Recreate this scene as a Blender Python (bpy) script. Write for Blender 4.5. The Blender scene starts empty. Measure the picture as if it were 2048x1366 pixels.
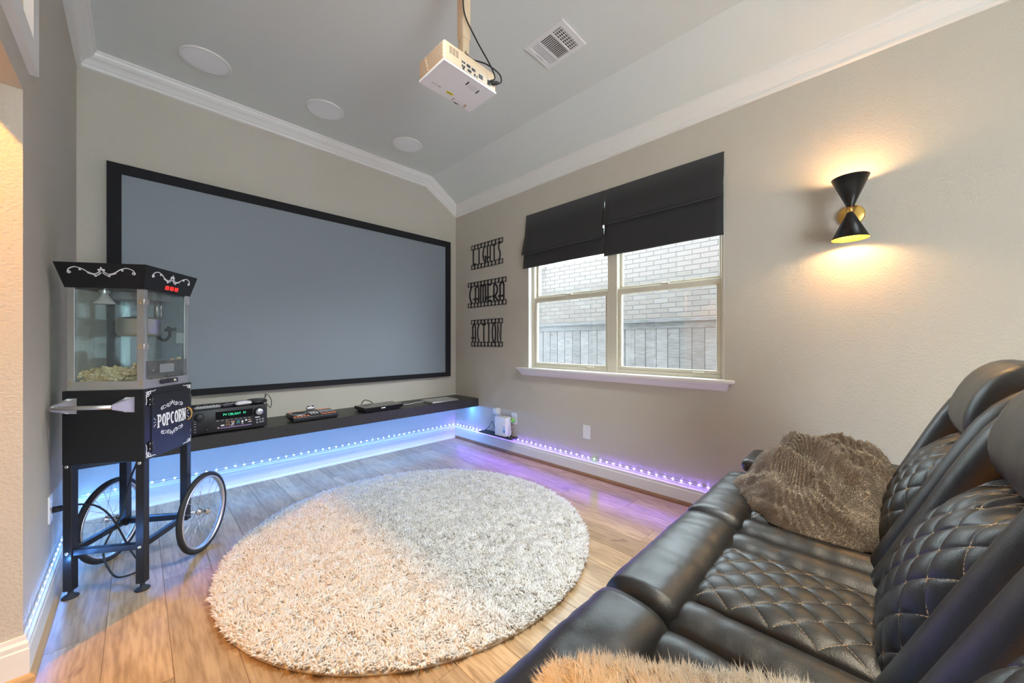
import bpy, bmesh, math, random
import numpy as np
from mathutils import Vector, Matrix, noise
random.seed(7); rng = np.random.default_rng(7)
sc = bpy.context.scene
COL = sc.collection
PI = math.pi

# ------------------------------------------------------------------ camera, world, exposure
FPX, CAMH, YAW = 735.4, 1.15, math.radians(45.53)
cam = bpy.data.cameras.new('camera'); co = bpy.data.objects.new('camera', cam); COL.objects.link(co)
cam.sensor_width = 36.0; cam.lens = FPX / 2048 * 36.0; cam.clip_start = 0.01; cam.clip_end = 200
cam.shift_y = 3.5 / 2048
co.location = (0, 0, CAMH); co.rotation_euler = (PI / 2, 0, -YAW)
sc.camera = co
world = bpy.data.worlds.new('overcast_sky'); sc.world = world; world.use_nodes = True
bg = world.node_tree.nodes['Background']; bg.inputs[0].default_value = (0.80, 0.92, 1.0, 1); bg.inputs[1].default_value = 7.8
sc.view_settings.view_transform = 'Standard'; sc.view_settings.look = 'None'
sc.view_settings.exposure = 0.95; sc.view_settings.gamma = 1.0; sc.view_settings.use_curve_mapping = False

sc.cycles.max_bounces = 16; sc.cycles.diffuse_bounces = 9; sc.cycles.transparent_max_bounces = 24

# ------------------------------------------------------------------ helpers
def V(*a): return Vector(a)

class MB:
    """collects geometry for one mesh object"""
    def __init__(s): s.v = []; s.f = []; s.sm = []
    def add(s, vs, fs, smooth=False):
        b = len(s.v); s.v.extend([tuple(p) for p in vs])
        for f in fs: s.f.append(tuple(i + b for i in f)); s.sm.append(smooth)
        return s
    def box(s, lo, hi, M=None):
        (a, b, c), (d, e, g) = lo, hi
        vs = [V(x, y, z) for z in (c, g) for y in (b, e) for x in (a, d)]
        if M is not None: vs = [M @ p for p in vs]
        return s.add(vs, [(0, 2, 3, 1), (4, 5, 7, 6), (0, 1, 5, 4), (2, 6, 7, 3), (0, 4, 6, 2), (1, 3, 7, 5)])
    def rbox(s, lo, hi, r, seg=2, M=None, smooth=True):
        bm = bmesh.new(); bmesh.ops.create_cube(bm, size=1)
        for v in bm.verts:
            v.co = V(*[(lo[i] + hi[i]) / 2 + v.co[i] * (hi[i] - lo[i]) for i in range(3)])
        bmesh.ops.bevel(bm, geom=list(bm.edges), offset=r, segments=seg, profile=0.5, affect='EDGES', clamp_overlap=True)
        bm.verts.index_update()
        vs = [(M @ v.co) if M is not None else v.co.copy() for v in bm.verts]
        fs = [tuple(v.index for v in f.verts) for f in bm.faces]
        bm.free(); return s.add(vs, fs, smooth)
    def tube(s, pts, r, n=8, closed=False, caps=True, smooth=True):
        P = [V(*p) for p in pts]; m = len(P)
        R = r if isinstance(r, (list, tuple)) else [r] * m
        vs = []; prev = None
        for i in range(m):
            if closed: t = P[(i + 1) % m] - P[i - 1]
            else: t = P[min(i + 1, m - 1)] - P[max(i - 1, 0)]
            if t.length < 1e-9: t = V(0, 0, 1)
            t.normalize()
            if prev is None:
                a = V(0, 0, 1) if abs(t.z) < .9 else V(1, 0, 0)
                prev = t.cross(a).normalized()
            else:
                prev = (prev - t * prev.dot(t))
                if prev.length < 1e-6: prev = t.orthogonal()
                prev.normalize()
            b = t.cross(prev)
            for k in range(n):
                an = 2 * PI * k / n
                vs.append(P[i] + (prev * math.cos(an) + b * math.sin(an)) * R[i])
        fs = []
        for i in range(m if closed else m - 1):
            j = (i + 1) % m
            for k in range(n): fs.append((i * n + k, i * n + (k + 1) % n, j * n + (k + 1) % n, j * n + k))
        if caps and not closed:
            fs.append(tuple(range(n - 1, -1, -1))); fs.append(tuple((m - 1) * n + k for k in range(n)))
        return s.add(vs, fs, smooth)
    def lathe(s, prof, n=24, M=None, smooth=True, cap0=False, cap1=False):
        vs = []; m = len(prof)
        for (r, z) in prof:
            for k in range(n):
                p = V(r * math.cos(2 * PI * k / n), r * math.sin(2 * PI * k / n), z)
                vs.append(M @ p if M is not None else p)
        fs = [(i * n + k, i * n + (k + 1) % n, (i + 1) * n + (k + 1) % n, (i + 1) * n + k) for i in range(m - 1) for k in range(n)]
        if cap0: fs.append(tuple(range(n - 1, -1, -1)))
        if cap1: fs.append(tuple((m - 1) * n + k for k in range(n)))
        return s.add(vs, fs, smooth)
    def loft(s, loops, caps=True, smooth=True):
        n = len(loops[0]); vs = [p for l in loops for p in l]
        fs = [(i * n + k, i * n + (k + 1) % n, (i + 1) * n + (k + 1) % n, (i + 1) * n + k) for i in range(len(loops) - 1) for k in range(n)]
        if caps: fs.append(tuple(range(n - 1, -1, -1))); fs.append(tuple((len(loops) - 1) * n + k for k in range(n)))
        return s.add(vs, fs, smooth)
    def grid(s, fn, nu, nv, smooth=True, flip=False):
        vs = [fn(i / nu, j / nv) for j in range(nv + 1) for i in range(nu + 1)]
        w = nu + 1
        fs = [(j * w + i, j * w + i + 1, (j + 1) * w + i + 1, (j + 1) * w + i) for j in range(nv) for i in range(nu)]
        if flip: fs = [f[::-1] for f in fs]
        return s.add(vs, fs, smooth)
    def prism(s, poly, fn, d0, d1):
        """poly: 2D points; fn(x, y, d) -> 3D"""
        n = len(poly)
        vs = [fn(x, y, d0) for x, y in poly] + [fn(x, y, d1) for x, y in poly]
        fs = [tuple(range(n - 1, -1, -1)), tuple(range(n, 2 * n))] + [(i, (i + 1) % n, n + (i + 1) % n, n + i) for i in range(n)]
        return s.add(vs, fs)
    def ribbon(s, pts, w, fn, d0, d1, closed=False):
        """flat stroke of width w along 2D pts, extruded from d0 to d1"""
        P = [Vector(p) for p in pts]; m = len(P)
        W = w if isinstance(w, (list, tuple)) else [w] * m
        L = []; Rr = []
        for i in range(m):
            a = P[i - 1] if (i > 0 or closed) else None
            b = P[(i + 1) % m] if (i < m - 1 or closed) else None
            t1 = (P[i] - a).normalized() if a is not None else None
            t2 = (b - P[i]).normalized() if b is not None else None
            if t1 is None: t1 = t2
            if t2 is None: t2 = t1
            n1 = Vector((-t1.y, t1.x)); n2 = Vector((-t2.y, t2.x))
            mt = n1 + n2
            if mt.length < 1e-6: mt = n1
            mt.normalize(); k = 1 / max(.45, mt.dot(n1))
            L.append(P[i] + mt * k * W[i] / 2); Rr.append(P[i] - mt * k * W[i] / 2)
        vs = [fn(p.x, p.y, d) for d in (d0, d1) for p in L + Rr]
        fs = []
        for i in range(m if closed else m - 1):
            j = (i + 1) % m; o = 2 * m
            fs += [(o + i, o + j, o + m + j, o + m + i), (i, m + i, m + j, j), (i, j, o + j, o + i), (m + i, o + m + i, o + m + j, m + j)]
        if not closed:
            o = 2 * m; e = m - 1
            fs += [(0, o, o + m, m), (e, m + e, o + m + e, o + e)]
        return s.add(vs, fs)
    def build(s, name, mat, parent=None, org=None, fix=True):
        v = np.array(s.v, dtype=np.float64).reshape(-1, 3)
        loc = None
        if parent is None:
            loc = np.array(org if org is not None else ((v[:, 0].min() + v[:, 0].max()) / 2, (v[:, 1].min() + v[:, 1].max()) / 2, v[:, 2].min()))
            v = v - loc
        elif org is not None: v = v - np.array(org)
        me = bpy.data.meshes.new(name); me.from_pydata(v.tolist(), [], s.f)
        me.polygons.foreach_set('use_smooth', s.sm)
        if fix:
            bm = bmesh.new(); bm.from_mesh(me); bmesh.ops.recalc_face_normals(bm, faces=bm.faces); bm.to_mesh(me); bm.free()
        me.materials.append(mat); me.update()
        o = bpy.data.objects.new(name, me); COL.objects.link(o)
        if parent is not None: o.parent = parent
        else: o.location = loc
        return o

def tag(o, label, cat, group=None, kind=None):
    o['label'] = label; o['category'] = cat
    if group: o['group'] = group
    if kind: o['kind'] = kind
    return o
def thing(name, label, cat, loc=(0, 0, 0), rz=0, group=None):
    o = bpy.data.objects.new(name, None); COL.objects.link(o); o.empty_display_size = .05
    o.location = loc; o.rotation_euler = (0, 0, rz)
    return tag(o, label, cat, group)
def struct(o, label=None):
    o['kind'] = 'structure'
    if label: o['label'] = label
    return o
def sempty(name, label=None, loc=(0, 0, 0)):
    o = bpy.data.objects.new(name, None); COL.objects.link(o); o.location = loc; return struct(o, label)
def inst(src, name, parent, loc=(0, 0, 0), rot=(0, 0, 0), scale=(1, 1, 1)):
    o = src.copy(); o.name = name; COL.objects.link(o); o.parent = parent
    o.location = loc; o.rotation_euler = rot; o.scale = scale
    return o
def plane_fn(o, ex, ey, n):
    o, ex, ey, n = V(*o), V(*ex), V(*ey), V(*n)
    return lambda x, y, d=0.0: o + ex * x + ey * y + n * d
def smooth_pts(pts, k=6, closed=False):
    """Catmull-Rom"""
    P = [V(*p) if len(p) == 3 else Vector(p) for p in pts]; out = []; m = len(P)
    for i in range(m if closed else m - 1):
        p1, p2 = P[i], P[(i + 1) % m]
        p0 = P[i - 1] if (i > 0 or closed) else p1 * 2 - p2
        p3 = P[(i + 2) % m] if (i + 2 < m or closed) else p2 * 2 - p1
        for j in range(k):
            t = j / k
            out.append(0.5 * (2 * p1 + (p2 - p0) * t + (2 * p0 - 5 * p1 + 4 * p2 - p3) * t * t + (3 * p1 - p0 - 3 * p2 + p3) * t ** 3))
    if not closed: out.append(P[-1])
    return [tuple(p) for p in out]
def spiral(cx, cy, r0, r1, a0, turns, n=18):
    return [(cx + (r0 + (r1 - r0) * i / n) * math.cos(a0 + turns * 2 * PI * i / n), cy + (r0 + (r1 - r0) * i / n) * math.sin(a0 + turns * 2 * PI * i / n)) for i in range(n + 1)]
def text_part(name, body, size, mat, parent, fn, depth=.0006, align='CENTER', sx=1.0, offset=0.0):
    cu = bpy.data.curves.new('lettering', 'FONT'); cu.body = body; cu.size = size; cu.align_x = align; cu.align_y = 'CENTER'
    cu.offset = offset; cu.resolution_u = 3
    ob = bpy.data.objects.new('lettering', cu); COL.objects.link(ob)
    dg = bpy.context.evaluated_depsgraph_get()
    me = bpy.data.meshes.new_from_object(ob.evaluated_get(dg))
    bpy.data.objects.remove(ob); bpy.data.curves.remove(cu)
    for v in me.vertices: v.co = fn(v.co.x * sx, v.co.y, depth)
    me.name = name; me.materials.clear(); me.materials.append(mat)
    o = bpy.data.objects.new(name, me); COL.objects.link(o); o.parent = parent
    return o

# ------------------------------------------------------------------ materials
MATS = {}
def mat(name, col, rough=.5, metal=0.0, bump=None, var=None, emit=None, spec=None, coat=0.0, sheen=0.0, aniso=None):
    """bump=(scale, strength, distance); var=(scale, darker colour, amount)"""
    if name in MATS: return MATS[name]
    m = bpy.data.materials.new(name); m.use_nodes = True; nt = m.node_tree; b = nt.nodes['Principled BSDF']
    b.inputs['Base Color'].default_value = (*col, 1); b.inputs['Roughness'].default_value = rough; b.inputs['Metallic'].default_value = metal
    if spec is not None: b.inputs['Specular IOR Level'].default_value = spec
    if coat: b.inputs['Coat Weight'].default_value = coat; b.inputs['Coat Roughness'].default_value = .2
    if sheen: b.inputs['Sheen Weight'].default_value = sheen
    tc = nt.nodes.new('ShaderNodeTexCoord')
    if bump:
        n = nt.nodes.new('ShaderNodeTexNoise'); n.inputs['Scale'].default_value = bump[0]; n.inputs['Detail'].default_value = 3
        bp = nt.nodes.new('ShaderNodeBump'); bp.inputs['Strength'].default_value = bump[1]; bp.inputs['Distance'].default_value = bump[2]
        nt.links.new(tc.outputs['Object'], n.inputs['Vector']); nt.links.new(n.outputs['Fac'], bp.inputs['Height']); nt.links.new(bp.outputs['Normal'], b.inputs['Normal'])
    if var:
        n = nt.nodes.new('ShaderNodeTexNoise'); n.inputs['Scale'].default_value = var[0]; n.inputs['Detail'].default_value = 5
        mx = nt.nodes.new('ShaderNodeMix'); mx.data_type = 'RGBA'
        mr = nt.nodes.new('ShaderNodeMapRange'); mr.inputs[1].default_value = .35; mr.inputs[2].default_value = .7; mr.inputs[4].default_value = var[2]
        nt.links.new(tc.outputs['Object'], n.inputs['Vector']); nt.links.new(n.outputs['Fac'], mr.inputs[0]); nt.links.new(mr.outputs[0], mx.inputs[0])
        mx.inputs[6].default_value = (*col, 1); mx.inputs[7].default_value = (*var[1], 1)
        nt.links.new(mx.outputs[2], b.inputs['Base Color'])
    if emit:
        b.inputs['Emission Color'].default_value = (*emit[0], 1); b.inputs['Emission Strength'].default_value = emit[1]
    MATS[name] = m; return m

M_wall = mat('wall_paint_greige', (.565, .525, .45), .75, bump=(105, .6, .0045), var=(1.3, (.545, .505, .43), .5))
M_ceil = mat('ceiling_paint_greige', (.71, .74, .71), .8, bump=(110, .35, .003))
M_white = mat('white_trim_paint', (.82, .81, .78), .35)
M_shoe = mat('stained_shoe_moulding', (.30, .155, .075), .4, var=(14, (.20, .10, .05), .6))
M_almond = mat('almond_window_vinyl', (.66, .62, .50), .4)
M_black = mat('black_felt_frame', (.006, .006, .008), .8)
M_blackp = mat('black_plastic', (.016, .016, .018), .38)
M_blackgloss = mat('black_gloss', (.01, .01, .012), .12)
M_blackpaint = mat('black_enamel', (.012, .013, .016), .32, bump=(40, .05, .001))
M_shelf = mat('black_brown_shelf_laminate', (.035, .032, .030), .42, var=(60, (.022, .02, .019), .6))
M_screen = mat('grey_projection_fabric', (.24, .275, .31), .48)
M_alu = mat('brushed_aluminium', (.72, .72, .72), .38, .9, bump=(200, .05, .0005))
M_steel = mat('polished_steel', (.80, .78, .74), .34, .9)
M_chrome = mat('chrome', (.8, .8, .8), .12, 1.0)
M_brass = mat('aged_brass', (.72, .45, .13), .3, 1.0)
M_gold = mat('gold_leaf_lining', (.90, .50, .05), .4, .6)
M_red = mat('red_rocker', (.75, .02, .015), .3, emit=((1, .03, .02), .35))
M_paintwhite = mat('white_print', (.82, .82, .84), .6)
M_whitep = mat('white_plastic', (.80, .80, .80), .4)
M_cream = mat('cream_plastic', (.78, .60, .40), .5)
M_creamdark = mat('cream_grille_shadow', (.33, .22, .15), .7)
M_rubber = mat('black_rubber', (.018, .018, .018), .65)
M_grey = mat('mid_grey_plastic', (.35, .35, .36), .5)
M_silver = mat('silver_anodised', (.62, .62, .62), .35, .8)
M_fabric = mat('charcoal_blackout_fabric', (.022, .021, .023), .85, bump=(400, .3, .001), sheen=.15)
M_lining = mat('cream_shade_lining', (.75, .72, .62), .8)
M_yellow = mat('yellow_sticker', (.85, .75, .03), .5)
M_green = mat('green_plug', (.18, .6, .10), .4)
M_blue = mat('blue_sticker', (.05, .30, .75), .4)
M_disp = mat('display_green', (.02, .3, .15), .5, emit=((.05, .8, .36), .75))
M_amber = mat('amber_print', (.75, .45, .25), .5)
M_orange = mat('orange_key_light', (.7, .18, .08), .5, emit=((1, .25, .1), .3))
M_thread = mat('tan_thread', (.56, .45, .32), .7)
M_bulb = mat('lit_bulb', (1, .9, .7), .5, emit=((1.0, .80, .48), 22))
M_lampglass = mat('frosted_heat_lamp', (.72, .70, .64), .35)
M_ground = mat('outside_ground', (.22, .21, .17), .9)
M_mortar = mat('pale_mortar', (.092, .081, .079), .9)
M_fence = None

def leather():
    m = bpy.data.materials.new('black_leather'); m.use_nodes = True; nt = m.node_tree; b = nt.nodes['Principled BSDF']
    b.inputs['Base Color'].default_value = (.013, .0125, .013, 1); b.inputs['Roughness'].default_value = .36
    b.inputs['Specular IOR Level'].default_value = .85
    tc = nt.nodes.new('ShaderNodeTexCoord')
    vo = nt.nodes.new('ShaderNodeTexVoronoi'); vo.inputs['Scale'].default_value = 420
    no = nt.nodes.new('ShaderNodeTexNoise'); no.inputs['Scale'].default_value = 9; no.inputs['Detail'].default_value = 4
    b1 = nt.nodes.new('ShaderNodeBump'); b1.inputs['Strength'].default_value = .22; b1.inputs['Distance'].default_value = .001
    b2 = nt.nodes.new('ShaderNodeBump'); b2.inputs['Strength'].default_value = .25; b2.inputs['Distance'].default_value = .01
    for x in (vo, no): nt.links.new(tc.outputs['Object'], x.inputs['Vector'])
    nt.links.new(no.outputs['Fac'], b2.inputs['Height']); nt.links.new(vo.outputs['Distance'], b1.inputs['Height'])
    nt.links.new(b2.outputs['Normal'], b1.inputs['Normal']); nt.links.new(b1.outputs['Normal'], b.inputs['Normal'])
    mr = nt.nodes.new('ShaderNodeMapRange'); mr.inputs[3].default_value = .31; mr.inputs[4].default_value = .46
    nt.links.new(no.outputs['Fac'], mr.inputs[0]); nt.links.new(mr.outputs[0], b.inputs['Roughness'])
    return m
M_leather = leather()

def wood_planks(name, c1, c2, c3, rough, stretch=(9, .9, 9), knots=True):
    m = bpy.data.materials.new(name); m.use_nodes = True; nt = m.node_tree; b = nt.nodes['Principled BSDF']; L = nt.links.new
    tc = nt.nodes.new('ShaderNodeTexCoord'); oi = nt.nodes.new('ShaderNodeObjectInfo')
    mul = nt.nodes.new('ShaderNodeVectorMath'); mul.operation = 'MULTIPLY_ADD'
    cmb = nt.nodes.new('ShaderNodeCombineXYZ'); m50 = nt.nodes.new('ShaderNodeMath'); m50.operation = 'MULTIPLY'; m50.inputs[1].default_value = 57
    L(oi.outputs['Random'], m50.inputs[0]); L(m50.outputs[0], cmb.inputs[0]); L(m50.outputs[0], cmb.inputs[1]); L(m50.outputs[0], cmb.inputs[2])
    L(tc.outputs['Object'], mul.inputs[0]); mul.inputs[1].default_value = (1, 1, 1); L(cmb.outputs[0], mul.inputs[2])
    sc2 = nt.nodes.new('ShaderNodeVectorMath'); sc2.operation = 'MULTIPLY'; sc2.inputs[1].default_value = stretch; L(mul.outputs[0], sc2.inputs[0])
    n1 = nt.nodes.new('ShaderNodeTexNoise'); n1.inputs['Scale'].default_value = 1.2; n1.inputs['Detail'].default_value = 6; n1.inputs['Distortion'].default_value = .9
    n2 = nt.nodes.new('ShaderNodeTexNoise'); n2.inputs['Scale'].default_value = 9; n2.inputs['Detail'].default_value = 8
    L(sc2.outputs[0], n1.inputs['Vector']); L(sc2.outputs[0], n2.inputs['Vector'])
    r1 = nt.nodes.new('ShaderNodeValToRGB'); r1.color_ramp.elements[0].position = .3; r1.color_ramp.elements[1].position = .72
    r1.color_ramp.elements[0].color = (*c2, 1); r1.color_ramp.elements[1].color = (*c1, 1)
    L(n1.outputs['Fac'], r1.inputs[0])
    mx = nt.nodes.new('ShaderNodeMix'); mx.data_type = 'RGBA'; mx.blend_type = 'MULTIPLY'; mx.inputs[0].default_value = .8
    r2 = nt.nodes.new('ShaderNodeValToRGB'); r2.color_ramp.elements[0].position = .35; r2.color_ramp.elements[0].color = (.62, .58, .52, 1); r2.color_ramp.elements[1].position = .6; r2.color_ramp.elements[1].color = (1, 1, 1, 1)
    L(n2.outputs['Fac'], r2.inputs[0]); L(r1.outputs[0], mx.inputs[6]); L(r2.outputs[0], mx.inputs[7])
    last = mx.outputs[2]
    if knots:
        sk = nt.nodes.new('ShaderNodeVectorMath'); sk.operation = 'MULTIPLY'; sk.inputs[1].default_value = (3.2, 1.5, 3.2); L(mul.outputs[0], sk.inputs[0])
        nk = nt.nodes.new('ShaderNodeTexNoise'); nk.inputs['Scale'].default_value = 1.6; nk.inputs['Detail'].default_value = 4; nk.inputs['Distortion'].default_value = 2.2; L(sk.outputs[0], nk.inputs['Vector'])
        rk = nt.nodes.new('ShaderNodeValToRGB'); rk.color_ramp.elements[0].position = .66; rk.color_ramp.elements[0].color = (1, 1, 1, 1); rk.color_ramp.elements[1].position = .76; rk.color_ramp.elements[1].color = (.42, .34, .27, 1)
        L(nk.outputs['Fac'], rk.inputs[0])
        mk = nt.nodes.new('ShaderNodeMix'); mk.data_type = 'RGBA'; mk.blend_type = 'MULTIPLY'; mk.inputs[0].default_value = .8
        L(last, mk.inputs[6]); L(rk.outputs[0], mk.inputs[7]); last = mk.outputs[2]
    hv = nt.nodes.new('ShaderNodeHueSaturation'); mrv = nt.nodes.new('ShaderNodeMapRange'); mrv.inputs[3].default_value = .82; mrv.inputs[4].default_value = 1.12
    L(oi.outputs['Random'], mrv.inputs[0]); L(mrv.outputs[0], hv.inputs['Value']); L(last, hv.inputs['Color']); L(hv.outputs[0], b.inputs['Base Color'])
    bp = nt.nodes.new('ShaderNodeBump'); bp.inputs['Strength'].default_value = .12; bp.inputs['Distance'].default_value = .002
    L(n2.outputs['Fac'], bp.inputs['Height']); L(bp.outputs[0], b.inputs['Normal'])
    b.inputs['Roughness'].default_value = rough
    return m
M_oak = wood_planks('oak_plank', (.53, .375, .215), (.345, .228, .12), None, .30)
M_fence = wood_planks('weathered_grey_fence', (.155, .150, .156), (.122, .116, .122), None, .85, knots=True)
def brick_mat():
    m = bpy.data.materials.new('pale_brick'); m.use_nodes = True; nt = m.node_tree; b = nt.nodes['Principled BSDF']; L = nt.links.new
    oi = nt.nodes.new('ShaderNodeObjectInfo'); r = nt.nodes.new('ShaderNodeValToRGB')
    for p, c in ((0, (.118, .099, .093)), (.5, (.131, .111, .103)), (1, (.143, .127, .120))):
        e = r.color_ramp.elements[0] if p == 0 else (r.color_ramp.elements[-1] if p == 1 else r.color_ramp.elements.new(p)); e.color = (*c, 1)
    tc = nt.nodes.new('ShaderNodeTexCoord'); n = nt.nodes.new('ShaderNodeTexNoise'); n.inputs['Scale'].default_value = 18
    mx = nt.nodes.new('ShaderNodeMix'); mx.data_type = 'RGBA'; mx.blend_type = 'MULTIPLY'; mx.inputs[0].default_value = .3
    L(oi.outputs['Random'], r.inputs[0]); L(tc.outputs['Object'], n.inputs['Vector']); L(r.outputs[0], mx.inputs[6]); L(n.outputs['Color'], mx.inputs[7]); L(mx.outputs[2], b.inputs['Base Color'])
    b.inputs['Roughness'].default_value = .9
    return m
M_brick = brick_mat()
def glass_mat(name, tint=(.97, .99, .985), rough=.02, refl=.08, haze=0.0, hazecol=(.7, .72, .72)):
    m = bpy.data.materials.new(name); m.use_nodes = True; nt = m.node_tree; L = nt.links.new
    for n in list(nt.nodes): nt.nodes.remove(n)
    o = nt.nodes.new('ShaderNodeOutputMaterial'); t = nt.nodes.new('ShaderNodeBsdfTransparent'); t.inputs[0].default_value = (*tint, 1)
    g = nt.nodes.new('ShaderNodeBsdfGlossy'); g.inputs['Roughness'].default_value = rough
    fr = nt.nodes.new('ShaderNodeLayerWeight'); fr.inputs['Blend'].default_value = .35
    mr = nt.nodes.new('ShaderNodeMapRange'); mr.inputs[3].default_value = refl * .5; mr.inputs[4].default_value = min(1, refl * 6)
    mx = nt.nodes.new('ShaderNodeMixShader'); L(fr.outputs['Fresnel'], mr.inputs[0]); L(mr.outputs[0], mx.inputs[0]); L(t.outputs[0], mx.inputs[1]); L(g.outputs[0], mx.inputs[2])
    if haze:
        d = nt.nodes.new('ShaderNodeBsdfDiffuse'); d.inputs[0].default_value = (*hazecol, 1); m2 = nt.nodes.new('ShaderNodeMixShader')
        n = nt.nodes.new('ShaderNodeTexNoise'); n.inputs['Scale'].default_value = 45; n.inputs['Detail'].default_value = 6
        tc = nt.nodes.new('ShaderNodeTexCoord'); L(tc.outputs['Object'], n.inputs['Vector'])
        r2 = nt.nodes.new('ShaderNodeMapRange'); r2.inputs[1].default_value = .35; r2.inputs[2].default_value = .75; r2.inputs[3].default_value = haze * .4; r2.inputs[4].default_value = haze * 1.8
        L(n.outputs['Fac'], r2.inputs[0]); L(r2.outputs[0], m2.inputs[0]); L(mx.outputs[0], m2.inputs[1]); L(d.outputs[0], m2.inputs[2]); L(m2.outputs[0], o.inputs[0])
    else: L(mx.outputs[0], o.inputs[0])
    return m
M_glass = glass_mat('window_glass')
M_caseglass = glass_mat('popcorn_case_glass', (.91, .955, .955), .02, .05, .02)
M_flap = glass_mat('scuffed_clear_flap', (.42, .46, .47), .2, .10, .12)
def fur_mat(name, base, tip, rough=.8):
    """attribute 'strand' (0..1 along the strand) and 'tone' vary the colour"""
    m = bpy.data.materials.new(name); m.use_nodes = True; nt = m.node_tree; b = nt.nodes['Principled BSDF']; L = nt.links.new
    a = nt.nodes.new('ShaderNodeAttribute'); a.attribute_name = 'tone'
    mx = nt.nodes.new('ShaderNodeMix'); mx.data_type = 'RGBA'; mx.inputs[6].default_value = (*base, 1); mx.inputs[7].default_value = (*tip, 1)
    L(a.outputs['Fac'], mx.inputs[0]); L(mx.outputs[2], b.inputs['Base Color']); b.inputs['Roughness'].default_value = rough
    b.inputs['Specular IOR Level'].default_value = .2
    tr = nt.nodes.new('ShaderNodeBsdfTranslucent'); ms = nt.nodes.new('ShaderNodeMixShader'); ms.inputs[0].default_value = .42
    L(mx.outputs[2], tr.inputs[0]); L(b.outputs[0], ms.inputs[1]); L(tr.outputs[0], ms.inputs[2]); L(ms.outputs[0], nt.nodes['Material Output'].inputs[0])
    return m
def pile(name, base, nrm, length, radius, lean, material, parent, tone, sides=3, curl=.5):
    """many tapered strands as ONE mesh (numpy): base (N,3), nrm (N,3) unit, length (N,), lean (N,3), tone (N,)"""
    N = len(base); d1 = nrm + lean * .5; d1 /= np.linalg.norm(d1, axis=1)[:, None]
    d2 = nrm * (1 - curl) + lean * 1.1; d2 /= np.linalg.norm(d2, axis=1)[:, None] + 1e-9
    mid = base + d1 * (length * .55)[:, None]; tip = mid + d2 * (length * .5)[:, None]
    a = np.cross(d1, np.array([.31, .77, .55])); a /= np.linalg.norm(a, axis=1)[:, None]; b = np.cross(d1, a)
    vs = []
    for cpt, rr in ((base, 1.0), (mid, 1.0)):
        for k in range(sides):
            an = 2 * PI * k / sides
            vs.append(cpt + (a * math.cos(an) + b * math.sin(an)) * (radius * rr)[:, None])
    vs.append(tip)
    per = 2 * sides + 1
    vv = np.stack(vs, 1).reshape(-1, 3)
    off = (np.arange(N) * per)[:, None]
    quads = np.array([[k, (k + 1) % sides, sides + (k + 1) % sides, sides + k] for k in range(sides)])
    tris = np.array([[sides + k, sides + (k + 1) % sides, 2 * sides] for k in range(sides)])
    Q = (quads.reshape(1, -1) + off).reshape(-1); T = (tris.reshape(1, -1) + off).reshape(-1)
    me = bpy.data.meshes.new(name); nq, ntr = N * sides, N * sides
    me.vertices.add(len(vv)); me.vertices.foreach_set('co', vv.astype(np.float32).ravel())
    me.loops.add(len(Q) + len(T)); me.loops.foreach_set('vertex_index', np.concatenate([Q, T]).astype(np.int32))
    me.polygons.add(nq + ntr)
    ls = np.concatenate([np.arange(nq) * 4, nq * 4 + np.arange(ntr) * 3]).astype(np.int32)
    me.polygons.foreach_set('loop_start', ls)
    me.polygons.foreach_set('use_smooth', np.ones(nq + ntr, dtype=bool))
    me.update(calc_edges=True)
    at = me.attributes.new('tone', 'FLOAT', 'POINT'); at.data.foreach_set('value', np.repeat(tone, per).astype(np.float32))
    me.materials.append(material)
    o = bpy.data.objects.new(name, me); COL.objects.link(o); o.parent = parent; o['kind'] = 'stuff'
    return o

# ------------------------------------------------------------------ room dimensions (metres)
XL, XR, YB, YN = -.275, 2.74, 3.66, -2.6      # left wall, window wall, screen wall, open rear
ZC, ZR, XK = 3.04, 2.79, 2.34                 # flat ceiling, foot of the sloped part, kink
SL = (ZC - ZR) / (XR - XK)
JY, HD = 2.08, 2.02                           # jamb and head of the opening into the hall
WT = .14                                      # wall thickness
XH = -1.75                                    # far hall wall

# ------------------------------------------------------------------ lamp builder
def lamp(name, kind, loc, energy, color, size=.05, rot=(0, 0, 0), spot=None, blend=.4, parent=None):
    l = bpy.data.lights.new(name, kind); l.energy = energy; l.color = color
    if kind in ('POINT', 'SPOT'): l.shadow_soft_size = size
    if kind == 'AREA': l.size = size
    if spot: l.spot_size = spot; l.spot_blend = blend
    o = bpy.data.objects.new(name, l); COL.objects.link(o); o.location = loc; o.rotation_euler = rot
    if parent: o.parent = parent
    return o

# ------------------------------------------------------------------ the room shell
fl = struct(MB().box((XH, YN, -.06), (XR + WT, YB + WT, -.014)).build('floor', mat('subfloor', (.12, .09, .06), .9)))
PW = .178
def plank_mesh(L):
    mb = MB(); c = .0014; w = PW / 2 - .0003; h = L / 2 - .0003
    lo = [(-w, -h, -.0138), (w, -h, -.0138), (w, h, -.0138), (-w, h, -.0138)]
    md = [(x, y, -.0016) for x, y, z in lo]
    up = [(-w + c, -h + c, 0), (w - c, -h + c, 0), (w - c, h - c, 0), (-w + c, h - c, 0)]
    vs = lo + md + up; fs = [(3, 2, 1, 0), (8, 9, 10, 11)]
    for a in (0, 4):
        for i in range(4): fs.append((a + i, a + (i + 1) % 4, a + 4 + (i + 1) % 4, a + 4 + i))
    return mb.add(vs, fs)
plank_cache = {}
def plank(xc, y0, y1):
    key = round((y1 - y0) / .02)
    if key not in plank_cache:
        o = plank_mesh(key * .02).build('plank', M_oak, fl); plank_cache[key] = o
        o.location = (xc - fl.location.x, (y0 + y1) / 2 - fl.location.y, -fl.location.z)
    else: inst(plank_cache[key], 'plank', fl, (xc - fl.location.x, (y0 + y1) / 2 - fl.location.y, -fl.location.z))
ncol = 0; x = .089 - 10 * PW
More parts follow.
